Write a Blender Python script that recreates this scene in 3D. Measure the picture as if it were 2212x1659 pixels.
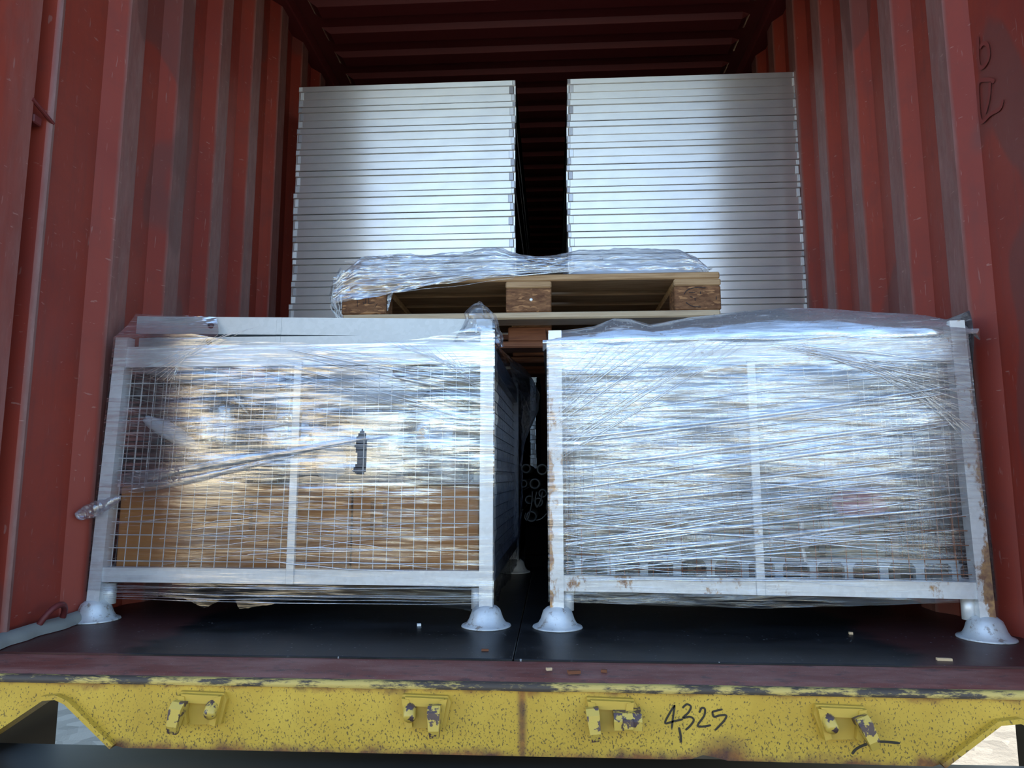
import bpy, math, random
from mathutils import Vector, Matrix, noise as mnoise

# ------------------------------------------------------------------ clear
for o in list(bpy.data.objects): bpy.data.objects.remove(o, do_unlink=True)
scene = bpy.context.scene
COL = scene.collection
random.seed(7)
PI = math.pi

# ------------------------------------------------------------------ camera
IMW, IMH = 2212.0, 1659.0
F_PX, YAW, PITCH = 1512.7, .0576, .131
CAM = Vector((.0861, 0.0, .3816))
FW = Vector((-math.sin(YAW)*math.cos(PITCH), math.cos(YAW)*math.cos(PITCH), math.sin(PITCH)))
RT = Vector((math.cos(YAW), math.sin(YAW), 0))
UP = RT.cross(FW)
cam_data = bpy.data.cameras.new('camera')
cam_data.sensor_fit = 'HORIZONTAL'; cam_data.sensor_width = 36.0
cam_data.lens = F_PX/IMW*36.0
cam_data.clip_start = .02; cam_data.clip_end = 500
cam = bpy.data.objects.new('camera', cam_data); COL.objects.link(cam)
M = Matrix((RT, UP, -FW)).transposed().to_4x4(); M.translation = CAM
cam.matrix_world = M
scene.camera = cam

def at(px, py, Y):
    """world point on the depth plane y=Y seen at photo pixel"""
    d = RT*((px-IMW/2)/F_PX) - UP*((py-IMH/2)/F_PX) + FW
    return CAM + d*(Y/d.y)
def atz(px, py, Z):
    d = RT*((px-IMW/2)/F_PX) - UP*((py-IMH/2)/F_PX) + FW
    return CAM + d*((Z-CAM.z)/d.z)

# ------------------------------------------------------------------ world, sun, exposure
world = bpy.data.worlds.new('sky'); scene.world = world; world.use_nodes = True
wn, wl = world.node_tree.nodes, world.node_tree.links
wn.clear()
sky = wn.new('ShaderNodeTexSky'); sky.sky_type = 'NISHITA'; sky.sun_disc = False
sky.sun_elevation = math.radians(28); sky.sun_rotation = math.radians(35)
sky.air_density = 1.0; sky.dust_density = .1; sky.ozone_density = 2.0
hsv = wn.new('ShaderNodeHueSaturation'); hsv.inputs['Saturation'].default_value = 1.0
bg = wn.new('ShaderNodeBackground'); bg.inputs['Strength'].default_value = .30
wo = wn.new('ShaderNodeOutputWorld')
wl.new(sky.outputs[0], hsv.inputs['Color']); wl.new(hsv.outputs[0], bg.inputs[0]); wl.new(bg.outputs[0], wo.inputs[0])
sun_d = bpy.data.lights.new('sun', 'SUN'); sun_d.energy = 5.5; sun_d.angle = math.radians(.55); sun_d.color = (1, .90, .74)
sun = bpy.data.objects.new('sun', sun_d); COL.objects.link(sun)
SUN_DIR = Vector((math.sin(math.radians(35))*math.cos(math.radians(28)), math.cos(math.radians(35))*math.cos(math.radians(28)), math.sin(math.radians(28))))
sun.rotation_euler = SUN_DIR.to_track_quat('Z', 'Y').to_euler(); sun.location = SUN_DIR*30
vs = scene.view_settings
vs.view_transform = 'Standard'; vs.look = 'None'; vs.gamma = 1; vs.use_curve_mapping = False
vs.exposure = 1.15

# ------------------------------------------------------------------ material helpers
class NT:
    def __init__(s, name):
        s.m = bpy.data.materials.new(name); s.m.use_nodes = True
        s.t = s.m.node_tree; s.t.nodes.clear()
        s.out = s.t.nodes.new('ShaderNodeOutputMaterial')
        s._oc = None
    def n(s, typ, **kw):
        nd = s.t.nodes.new(typ)
        for k, v in kw.items(): setattr(nd, k, v)
        return nd
    def link(s, a, b): s.t.links.new(a, b)
    def setin(s, nd, key, v):
        if hasattr(v, 'is_linked') or isinstance(v, bpy.types.NodeSocket): s.link(v, nd.inputs[key])
        else: nd.inputs[key].default_value = v
    def oc(s):
        if s._oc is None: s._oc = s.n('ShaderNodeTexCoord')
        return s._oc.outputs['Object']
    def mapping(s, scale=(1,1,1), rot=(0,0,0), loc=(0,0,0), vec=None):
        m = s.n('ShaderNodeMapping'); s.link(vec or s.oc(), m.inputs[0])
        m.inputs['Scale'].default_value = scale; m.inputs['Rotation'].default_value = rot; m.inputs['Location'].default_value = loc
        return m.outputs[0]
    def noise(s, scale=5, detail=4, rough=.55, vec=None, dist=0):
        n = s.n('ShaderNodeTexNoise'); s.link(vec or s.oc(), n.inputs['Vector'])
        n.inputs['Scale'].default_value = scale; n.inputs['Detail'].default_value = detail
        n.inputs['Roughness'].default_value = rough; n.inputs['Distortion'].default_value = dist
        return n.outputs[0]
    def vor(s, scale=20, vec=None, feature='F1'):
        n = s.n('ShaderNodeTexVoronoi', feature=feature); s.link(vec or s.oc(), n.inputs['Vector']); n.inputs['Scale'].default_value = scale
        return n
    def ramp(s, fac, a, b, ca=(0,0,0,1), cb=(1,1,1,1), interp='LINEAR'):
        r = s.n('ShaderNodeValToRGB'); r.color_ramp.interpolation = interp
        r.color_ramp.elements[0].position = a; r.color_ramp.elements[1].position = b
        r.color_ramp.elements[0].color = ca; r.color_ramp.elements[1].color = cb
        s.link(fac, r.inputs[0]); return r.outputs[0]
    def math(s, op, a, b=0.0, c=None, clamp=False):
        m = s.n('ShaderNodeMath', operation=op, use_clamp=clamp)
        s.setin(m, 0, a); s.setin(m, 1, b)
        if c is not None: s.setin(m, 2, c)
        return m.outputs[0]
    def mix(s, fac, a, b, blend='MIX'):
        m = s.n('ShaderNodeMix', data_type='RGBA', blend_type=blend)
        s.setin(m, 0, fac); s.setin(m, 6, a); s.setin(m, 7, b)
        return m.outputs[2]
    def sep(s, vec=None):
        x = s.n('ShaderNodeSeparateXYZ'); s.link(vec or s.oc(), x.inputs[0]); return x.outputs
    def bump(s, h, strength=.4, dist=.005, normal=None):
        b = s.n('ShaderNodeBump'); s.link(h, b.inputs['Height']); b.inputs['Strength'].default_value = strength; b.inputs['Distance'].default_value = dist
        if normal: s.link(normal, b.inputs['Normal'])
        return b.outputs[0]
    def pbr(s, color, rough=.5, metal=0.0, spec=.5, normal=None, **kw):
        p = s.n('ShaderNodeBsdfPrincipled')
        s.setin(p, 'Base Color', color); s.setin(p, 'Roughness', rough); s.setin(p, 'Metallic', metal)
        p.inputs['Specular IOR Level'].default_value = spec
        if normal: s.link(normal, p.inputs['Normal'])
        for k, v in kw.items(): s.setin(p, k, v)
        s.link(p.outputs[0], s.out.inputs[0]); return p
    def geo(s): return s.n('ShaderNodeNewGeometry').outputs

def C(r, g, b): return (r, g, b, 1)
MAT = {}

def m_red():
    t = NT('red_container_paint')
    n1 = t.noise(1.3, 3); n2 = t.noise(9, 6, .65); n3 = t.noise(60, 4)
    col = t.mix(t.ramp(n1, .35, .7), C(.185,.022,.014), C(.255,.038,.021))
    col = t.mix(t.math('MULTIPLY', t.ramp(n2, .5, .75), .30), col, C(.10,.035,.033))
    # worn grey-brown where cargo rubbed the innermost corrugation faces
    x = t.sep()[0]; ax = t.math('ABSOLUTE', x)
    edge = t.noise(7, 5, vec=t.mapping((1,6,1)))
    m = t.math('ADD', ax, t.math('MULTIPLY', t.math('SUBTRACT', edge, .5), .006))
    wear = t.ramp(t.math('SUBTRACT', m, .70), .4712, .4745, C(1,1,1), C(0,0,0))
    fine = t.noise(26, 6, .7, vec=t.mapping((1,1.6,.35)))
    wearcol = t.mix(t.ramp(fine, .35, .7), C(.135,.066,.058), C(.205,.118,.108))
    col = t.mix(t.math('MULTIPLY', wear, .85), col, wearcol)
    # scratches
    sc = t.noise(5, 2, .5, vec=t.mapping((8,30,3),(.5,0,0)))
    scm = t.ramp(sc, .70, .72)
    col = t.mix(t.math('MULTIPLY', scm, .35), col, C(.33,.20,.18))
    sc2 = t.noise(3, 3, .5, vec=t.mapping((8,9,34),(.35,0,0),(2,5,1)))
    col = t.mix(t.math('MULTIPLY', t.ramp(sc2, .70, .72), .4), col, C(.36,.21,.18))
    # old brown touch-up patches
    pt = t.noise(1.1, 2, .45, vec=t.mapping((1,2.4,1),(0,0,0),(7,3,2)))
    col = t.mix(t.math('MULTIPLY', t.ramp(pt, .60, .615), .55), col, C(.095,.036,.032))
    # vertical drip streaks
    st = t.noise(6, 4, .6, vec=t.mapping((1,7,.35)))
    col = t.mix(t.math('MULTIPLY', t.ramp(st, .52, .75), .35), col, C(.12,.030,.026))
    t.pbr(col, t.math('ADD', .46, t.math('MULTIPLY', n2, .2)), 0, .4, t.bump(t.math('ADD', n2, n3), .06, .004))
    return t.m
def m_redplate():
    t = NT('worn_red_threshold_paint')
    n = t.noise(5, 6, .7, vec=t.mapping((1,4,1))); n2 = t.noise(40, 4)
    col = t.mix(t.ramp(n, .42, .62), C(.155,.044,.033), C(.215,.092,.074))
    col = t.mix(t.math('MULTIPLY', t.ramp(t.noise(22, 6, .7, vec=t.mapping((1,3,1),loc=(3,1,0))), .55, .68), .8), col, C(.045,.034,.033))
    sp = t.vor(190).outputs[0]
    col = t.mix(t.math('MULTIPLY', t.ramp(sp, .07, .11, C(1,1,1), C(0,0,0)), .7), col, C(.45,.42,.40))
    t.pbr(col, .48, 0, .4, t.bump(t.math('ADD', n, n2), .12, .004)); return t.m
def m_yellow():
    t = NT('chipped_yellow_paint')
    X = t.sep()
    n1 = t.noise(8, 5); n2 = t.noise(30, 6, .7)
    col = t.mix(t.ramp(n1, .35, .7), C(.47,.285,.030), C(.56,.36,.046))
    runs = t.noise(14, 4, .6, vec=t.mapping((1,1,.06)))
    col = t.mix(t.math('MULTIPLY', t.ramp(runs, .5, .7), .35), col, C(.40,.24,.030))
    # fine dark pitting, denser low down
    pit = t.noise(260, 3, .6, vec=t.mapping((1,1,.75),(0,.4,0)))
    low = t.ramp(t.math('MULTIPLY', X[2], -1), .035, .15)
    thr = t.math('SUBTRACT', .605, t.math('MULTIPLY', low, .05))
    pm = t.math('MULTIPLY', t.math('SUBTRACT', pit, thr, clamp=True), 28, clamp=True)
    col = t.mix(t.math('MULTIPLY', pm, .85), col, C(.085,.055,.02))
    # rust: lower edge, upper edge, weld seam and a stain with its own shape
    rn = t.math('MULTIPLY', t.math('SUBTRACT', t.noise(18, 6, .65), .5), .06)
    zb = t.math('ADD', X[2], rn)
    rb = t.ramp(t.math('MULTIPLY', zb, -1), .134, .152)
    rt_ = t.ramp(t.math('MULTIPLY', zb, -1), .024, .036, C(1,1,1), C(0,0,0))
    dx = t.math('ABSOLUTE', t.math('SUBTRACT', X[0], .024))
    seam = t.ramp(t.math('ADD', dx, t.math('MULTIPLY', rn, .12)), .003, .012, C(1,1,1), C(0,0,0))
    bx_ = t.math('MULTIPLY', t.math('SUBTRACT', X[0], .40), 1.0); bz_ = t.math('MULTIPLY', t.math('ADD', X[2], .155), 1.35)
    bd = t.math('ADD', t.math('SQRT', t.math('ADD', t.math('MULTIPLY', bx_, bx_), t.math('MULTIPLY', bz_, bz_))), t.math('MULTIPLY', rn, .9))
    blob = t.ramp(bd, .030, .075, C(1,1,1), C(0,0,0))
    rust = t.math('MAXIMUM', t.math('MAXIMUM', rb, t.math('MULTIPLY', rt_, .8)), t.math('MAXIMUM', t.math('MULTIPLY', seam, .9), blob))
    sp = t.math('MULTIPLY', t.ramp(t.noise(11, 5, .7, vec=t.mapping((1,1,1),loc=(5,2,1))), .66, .74), .8)
    rust = t.math('MAXIMUM', rust, sp)
    rcol = t.mix(t.ramp(n2, .35, .65), C(.065,.026,.020), C(.26,.10,.02))
    col = t.mix(rust, col, rcol)
    t.pbr(col, t.math('ADD', .42, t.math('MULTIPLY', rust, .35)), 0, .45, t.bump(t.math('SUBTRACT', n2, pm), .15, .003)); return t.m
def m_yellow_lug():
    t = NT('chipped_yellow_lug_paint')
    n = t.noise(55, 4, .55)
    col = t.mix(t.ramp(n, .53, .56, interp='LINEAR'), C(.50,.34,.06), C(.075,.045,.042))
    t.pbr(col, .4, 0, .5, t.bump(n, .2, .003)); return t.m
def m_lip():
    t = NT('scuffed_yellow_lip')
    n = t.noise(30, 6, .75, vec=t.mapping((.5,2,2))); n2 = t.noise(4, 3)
    m = t.ramp(t.math('ADD', n, t.math('MULTIPLY', t.math('SUBTRACT', n2, .5), .5)), .46, .56)
    col = t.mix(m, C(.055,.04,.03), C(.48,.34,.09))
    t.pbr(col, .6, 0, .4, t.bump(n, .35, .004)); return t.m
def m_floor():
    t = NT('black_film_faced_plywood')
    n = t.noise(3, 6, .65, vec=t.mapping((1,2.2,1))); n2 = t.noise(60, 5, .7, vec=t.mapping((1,.25,1),(0,0,.5)))
    col = t.mix(t.ramp(n, .4, .75), C(.0040,.0042,.0050), C(.022,.021,.022))
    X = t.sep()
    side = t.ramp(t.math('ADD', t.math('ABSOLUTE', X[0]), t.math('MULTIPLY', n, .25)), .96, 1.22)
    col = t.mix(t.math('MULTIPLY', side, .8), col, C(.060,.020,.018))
    front = t.ramp(t.math('ADD', X[1], t.math('MULTIPLY', n, .18)), .0, .0)
    scr = t.ramp(n2, .60, .72)
    col = t.mix(t.math('MULTIPLY', scr, .6), col, C(.055,.055,.06))
    sp = t.math('ADD', t.vor(48, vec=t.mapping((1,1.4,0))).outputs[0], t.math('MULTIPLY', t.ramp(t.noise(7, 3), .45, .6, C(1,1,1), C(0,0,0)), .06))
    col = t.mix(t.math('MULTIPLY', t.ramp(sp, .09, .13, C(1,1,1), C(0,0,0)), .7), col, C(.30,.30,.30))
    t.pbr(col, t.math('ADD', .30, t.math('MULTIPLY', n, .22)), 0, .28, t.bump(t.math('ADD', n, n2), .12, .003)); return t.m
def m_galv(name='galvanised_steel', base=(.66,.68,.70), rust=0.0, rustedge=False):
    t = NT(name)
    sp = t.vor(90, feature='F1').outputs[1]; n = t.noise(12, 4)
    g = t.n('ShaderNodeRGBToBW'); t.link(sp, g.inputs[0])
    col = t.mix(g.outputs[0], C(*[b*.93 for b in base]), C(*[min(1,b*1.05) for b in base]))
    col = t.mix(t.math('MULTIPLY', t.ramp(n, .55, .8), .25), col, C(.45,.44,.43))
    met = .35
    if rust > 0:
        rn = t.noise(16, 7, .72, vec=t.mapping((1,1,.6)))
        edge = t.ramp(t.math('ABSOLUTE', t.sep()[0]), .500, .530)
        zz = t.ramp(t.sep()[2], .15, .75, C(1,1,1), C(.25,.25,.25))
        rn = t.math('ADD', rn, t.math('MULTIPLY', t.math('MULTIPLY', edge, zz), .22))
        rm = t.ramp(rn, .66-rust*.22, .72-rust*.2)
        rc = t.mix(t.ramp(t.noise(60, 4), .4, .6), C(.20,.075,.018), C(.42,.22,.06))
        col = t.mix(t.math('MULTIPLY', rm, .9), col, rc)
    t.pbr(col, .42, met, .5, t.bump(n, .05, .002)); return t.m
def m_foot():
    t = NT('dented_zinc_foot')
    n = t.noise(14, 5, .6); n2 = t.noise(38, 6, .7)
    col = t.mix(t.ramp(n, .4, .7), C(.46,.48,.50), C(.62,.63,.63))
    col = t.mix(t.math('MULTIPLY', t.ramp(n2, .55, .62), .7), col, C(.17,.11,.07))
    t.pbr(col, .36, .25, .5, t.bump(n2, .25, .003)); return t.m
def m_rustwire():
    t = NT('rusting_wire')
    n = t.noise(9, 5, .6); z = t.sep()[2]
    m = t.ramp(t.math('ADD', t.math('MULTIPLY', z, -.9), t.math('MULTIPLY', n, .9)), .02, .22)
    col = t.mix(m, C(.52,.50,.47), C(.24,.085,.035))
    t.pbr(col, .6, .2, .3); return t.m
def m_alu():
    t = NT('mill_aluminium')
    br = t.noise(1.0, 5, .6, vec=t.mapping((2,2,420))); cl = t.noise(4.5, 5, .6, vec=t.mapping((1,1,2.2)))
    sp = t.noise(70, 3)
    info = t.n('ShaderNodeObjectInfo')
    col = t.mix(t.ramp(cl, .4, .7), C(.80,.80,.79), C(.68,.69,.71))
    col = t.mix(t.math('MULTIPLY', t.ramp(sp, .72, .76), .5), col, C(.28,.27,.26))
    col = t.mix(t.math('MULTIPLY', info.outputs['Random'], .22), col, C(.70,.66,.58))
    tg = t.n('ShaderNodeCombineXYZ'); tg.inputs[0].default_value = 1.0
    g1 = t.n('ShaderNodeBsdfAnisotropic'); t.link(col, g1.inputs['Color']); t.setin(g1, 'Roughness', t.math('ADD', .27, t.math('MULTIPLY', cl, .08))); g1.inputs['Anisotropy'].default_value = .62; t.link(tg.outputs[0], g1.inputs['Tangent'])
    g2 = t.n('ShaderNodeBsdfGlossy'); t.link(col, g2.inputs['Color']); g2.inputs['Roughness'].default_value = .55
    mx = t.n('ShaderNodeMixShader'); mx.inputs[0].default_value = .28; t.link(g1.outputs[0], mx.inputs[1]); t.link(g2.outputs[0], mx.inputs[2])
    t.link(mx.outputs[0], t.out.inputs[0]); return t.m
def m_alu_weld():
    t = NT('aluminium_weld_patch')
    info = t.n('ShaderNodeObjectInfo')
    col = t.mix(info.outputs['Random'], C(.80,.81,.82), C(.33,.32,.34))
    t.pbr(col, .42, .75, .5, t.bump(t.noise(90, 3), .2, .002)); return t.m
def m_wood(name, a, b, dark):
    t = NT(name)
    g = t.noise(6, 5, .6, vec=t.mapping((1.2,14,22))); k = t.noise(3.5, 4, vec=t.mapping((1,5,5)))
    info = t.n('ShaderNodeObjectInfo')
    col = t.mix(t.ramp(g, .38, .64), C(*a), C(*b))
    col = t.mix(t.math('MULTIPLY', t.ramp(k, .6, .75), .6), col, C(*dark))
    col = t.mix(t.math('MULTIPLY', info.outputs['Random'], .35), col, C(*dark))
    t.pbr(col, .75, 0, .25, t.bump(g, .25, .003)); return t.m
def m_chip():
    t = NT('pressed_chip_block')
    v = t.vor(95, vec=t.mapping((.55,1,1.9))).outputs[1]; n = t.noise(40, 5, .7, vec=t.mapping((.5,1,1.6)))
    g = t.n('ShaderNodeRGBToBW'); t.link(v, g.inputs[0])
    col = t.mix(t.ramp(n, .35, .68), C(.085,.038,.020), C(.23,.115,.055))
    col = t.mix(t.math('MULTIPLY', t.ramp(g.outputs[0], .72, .85), .6), col, C(.42,.22,.10))
    t.pbr(col, .85, 0, .2, t.bump(n, .5, .003)); return t.m
def m_flat(name, c, rough=.6, metal=0, spec=.4, nz=0):
    t = NT(name); n = t.noise(25, 4)
    col = t.mix(t.math('MULTIPLY', n, .5), C(*c), C(*[x*.72 for x in c]))
    t.pbr(col, rough, metal, spec, t.bump(n, .08+nz, .003)); return t.m
def m_card():
    t = NT('brown_cardboard')
    n = t.noise(30, 4, vec=t.mapping((1,1,.2))); w = t.noise(3, 3)
    col = t.mix(n, C(.29,.120,.032), C(.37,.160,.048)); col = t.mix(t.math('MULTIPLY', w, .4), col, C(.24,.10,.032))
    t.pbr(col, .7, 0, .3, t.bump(n, .05, .002)); return t.m
def m_film(name, gl=.10, glv=.5, haze=.02, hazev=.2, rough=.06, bump=.2, slope=.06, tint=(.88,.89,.91), rotaxis=1, sx=2.2, sz=44, hazecol=(.80,.82,.86), patch=.8, thr=.5, zf=None):
    """thin stretch film: see-through, glossy in streaks, hazy along its stretch lines"""
    t = NT(name)
    def rot(a): return (0,a,0) if rotaxis == 1 else (a,0,0)
    v1 = t.mapping((sx,sx,sz), rot(slope)); v2 = t.mapping((sx*1.7,sx*1.7,sz*2.2), rot(-slope*.8), (1.3,2.1,.7)); v3 = t.mapping((2.6,2.6,6.0), (0,0,0), (4.2,1.1,2))
    a = t.noise(1, 4, .6, vec=v1, dist=.6); b = t.noise(1, 4, .6, vec=v2, dist=.5); big = t.noise(1, 3, .5, vec=v3)
    h = t.math('ADD', a, t.math('MULTIPLY', b, .35))
    nrm = t.bump(h, bump, .010)
    lw = t.n('ShaderNodeLayerWeight'); lw.inputs['Blend'].default_value = .3; t.link(nrm, lw.inputs['Normal'])
    ab = t.math('ADD', t.math('MULTIPLY', a, .55), t.math('MULTIPLY', b, .45))
    streak = t.ramp(t.math('ADD', ab, t.math('MULTIPLY', t.math('SUBTRACT', big, .5), patch)), thr-.055, thr+.075)
    wraps = t.ramp(t.math('ADD', t.sep()[2], t.math('MULTIPLY', t.math('SUBTRACT', big, .5), .10)), zf[0], zf[1], C(zf[2],zf[2],zf[2])) if zf else None   # more turns of film higher up
    fac = t.math('ADD', gl, t.math('MULTIPLY', streak, glv))
    if wraps: fac = t.math('MULTIPLY', fac, wraps)
    fac = t.math('ADD', fac, t.math('MULTIPLY', lw.outputs['Fresnel'], .30), clamp=True)
    gloss = t.n('ShaderNodeBsdfGlossy'); gloss.inputs['Roughness'].default_value = rough; gloss.inputs['Color'].default_value = C(.96,.97,.98); t.link(nrm, gloss.inputs['Normal'])
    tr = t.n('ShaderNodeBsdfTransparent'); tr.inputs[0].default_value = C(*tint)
    m1 = t.n('ShaderNodeMixShader'); t.link(fac, m1.inputs[0]); t.link(tr.outputs[0], m1.inputs[1]); t.link(gloss.outputs[0], m1.inputs[2])
    df = t.n('ShaderNodeBsdfDiffuse'); df.inputs[0].default_value = C(*hazecol); t.link(nrm, df.inputs['Normal'])
    line = t.ramp(b, .58, .70)
    hz = t.math('ADD', haze, t.math('MULTIPLY', line, hazev), clamp=True)
    if wraps: hz = t.math('MULTIPLY', hz, t.math('POWER', wraps, 1.5))
    m2 = t.n('ShaderNodeMixShader'); t.link(hz, m2.inputs[0]); t.link(m1.outputs[0], m2.inputs[1]); t.link(df.outputs[0], m2.inputs[2])
    t.link(m2.outputs[0], t.out.inputs[0]); return t.m
def m_ground():
    t = NT('gravel_and_dry_grass')
    n = t.noise(.25, 4); g = t.vor(9).outputs[1]; n2 = t.noise(14, 6, .7)
    bw = t.n('ShaderNodeRGBToBW'); t.link(g, bw.inputs[0])
    col = t.mix(bw.outputs[0], C(.20,.175,.125), C(.38,.33,.24))
    X = t.sep()
    grass = t.ramp(t.math('ADD', X[0], t.math('MULTIPLY', n, 2.5)), 3.2, 4.2)
    gcol = t.mix(n2, C(.30,.25,.06), C(.55,.47,.16))
    col = t.mix(grass, col, gcol)
    t.pbr(col, .9, 0, .2, t.bump(n2, .5, .03)); return t.m

MAT['red'] = m_red(); MAT['red_shaded'] = m_flat('shaded_red_roof_paint', (.115,.018,.018), .55, 0, .35); MAT['redplate'] = m_redplate(); MAT['yellow'] = m_yellow(); MAT['lug'] = m_yellow_lug(); MAT['lip'] = m_lip()  # roof red: same paint without wear, darkened for the shade up there
MAT['bracket'] = m_flat('bracket_yellow_paint', (.52,.33,.045), .45, 0, .45, .1); MAT['floor'] = m_floor(); MAT['galv'] = m_galv(); MAT['galv_rust'] = m_galv('rusting_galvanised_steel', (.68,.69,.70), .38); MAT['galv_beam'] = m_galv('spangled_zinc_beam', (.40,.42,.43))
MAT['foot'] = m_foot(); MAT['wire'] = m_flat('zinc_wire', (.62,.63,.65), .45, .4); MAT['rustwire'] = m_rustwire()
MAT['alu'] = m_alu(); MAT['weld'] = m_alu_weld()
MAT['wood'] = m_wood('pallet_pine', (.30,.185,.095), (.46,.31,.17), (.17,.09,.045))
MAT['wood_grey'] = m_wood('weathered_pallet_board', (.42,.32,.21), (.56,.45,.31), (.30,.22,.14))
MAT['wood_red'] = m_wood('reddish_pallet_board', (.15,.055,.028), (.25,.10,.05), (.08,.03,.02))
MAT['chip'] = m_chip(); MAT['card'] = m_card()
MAT['film'] = m_film('stretch_film', .035, .40, .012, .18, sx=7, sz=130, bump=.13, slope=.05, thr=.50, patch=.7, zf=(.30,.37,.42))
MAT['film_r'] = m_film('layered_stretch_film', .09, .40, .10, .34, slope=.13, sx=5, sz=100, bump=.30, thr=.48, patch=.6, zf=(.17,.48,.20))
MAT['film_top'] = m_film('draped_stretch_film', .30, .30, .14, .25, bump=.12, slope=.5, sx=6, sz=60, patch=.5, thr=.47)
MAT['film_wisp'] = m_film('wispy_clear_film', .05, .22, .03, .30, bump=.2, slope=.8, sx=14, sz=70, patch=.5, thr=.5)
MAT['film_tent'] = m_film('tented_clear_film', .14, .30, .02, .20, bump=.08, slope=.55, sx=7, sz=90, patch=.4, thr=.48)
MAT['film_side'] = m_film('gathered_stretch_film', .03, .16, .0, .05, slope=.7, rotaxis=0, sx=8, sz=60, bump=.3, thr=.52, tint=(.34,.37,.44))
MAT['film_blocking'] = m_film('light_blocking_film', .05, .2, .02, .05, sx=8, sz=60, bump=.2, tint=(.22,.23,.26))  # dark tint added to block light reaching the walls beside the stillages
MAT['film_fold'] = m_film('rolled_film_fold', .12, .3, .04, .22, rough=.10, bump=.12, sx=8, sz=120)
MAT['film_pallet'] = m_film('crumpled_clear_film', .09, .24, .10, .25, bump=.25, slope=.12, sx=6, sz=60, patch=.5, thr=.47)
MAT['sack'] = m_flat('white_plastic_sack', (.62,.65,.70), .35, 0, .5, .3)
MAT['bag'] = m_film('clear_plastic_bag', .08, .3, .06, .20, bump=.5, slope=.7, sx=9, sz=14, hazecol=(.70,.74,.74))
MAT['black'] = m_flat('dirty_black_steel', (.010,.011,.012), .45, 0, .5)
MAT['gap_shade'] = m_flat('gap_shade_black', (.003,.003,.0035), .9, 0, .05); MAT['dark'] = m_flat('dark_steel', (.03,.032,.036), .5, .5)  # first one: near-black colour stands for the shade deep in the gap
MAT['tube'] = m_flat('dull_grey_tube', (.14,.15,.16), .4, .7)
MAT['plate'] = m_flat('grey_green_plate', (.20,.21,.18), .5, .2)
MAT['plate2'] = m_flat('pinkish_grey_plate', (.26,.20,.18), .5, .2)
MAT['thread'] = m_flat('zinc_threaded_rod', (.42,.43,.39), .35, .6)
MAT['blueframe'] = m_flat('blue_grey_casting', (.46,.52,.58), .45, .3)
MAT['pink'] = m_flat('pink_plastic', (.50,.18,.24), .4)
MAT['white'] = m_flat('white_paper', (.72,.72,.70), .7)
MAT['marker'] = m_flat('black_marker', (.030,.022,.012), .6)
MAT['ghost'] = m_flat('faded_grey_stencil', (.172,.027,.021), .6)
MAT['burn'] = m_flat('burnt_brand', (.030,.020,.018), .8)
MAT['caulk'] = m_flat('grey_caulk', (.20,.20,.185), .85, 0, .2, .4)
MAT['cream'] = m_flat('cream_render', (.62,.52,.36), .85, 0, .2)
MAT['card_dark'] = m_flat('cardboard_fold_shadow_side', (.20,.085,.026), .75); MAT['ground'] = m_ground(); MAT['chipwood'] = m_flat('pale_splinter', (.55,.38,.22), .8)
MAT['rust'] = m_flat('rusty_steel', (.16,.06,.03), .8, 0, .2, .3)

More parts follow.
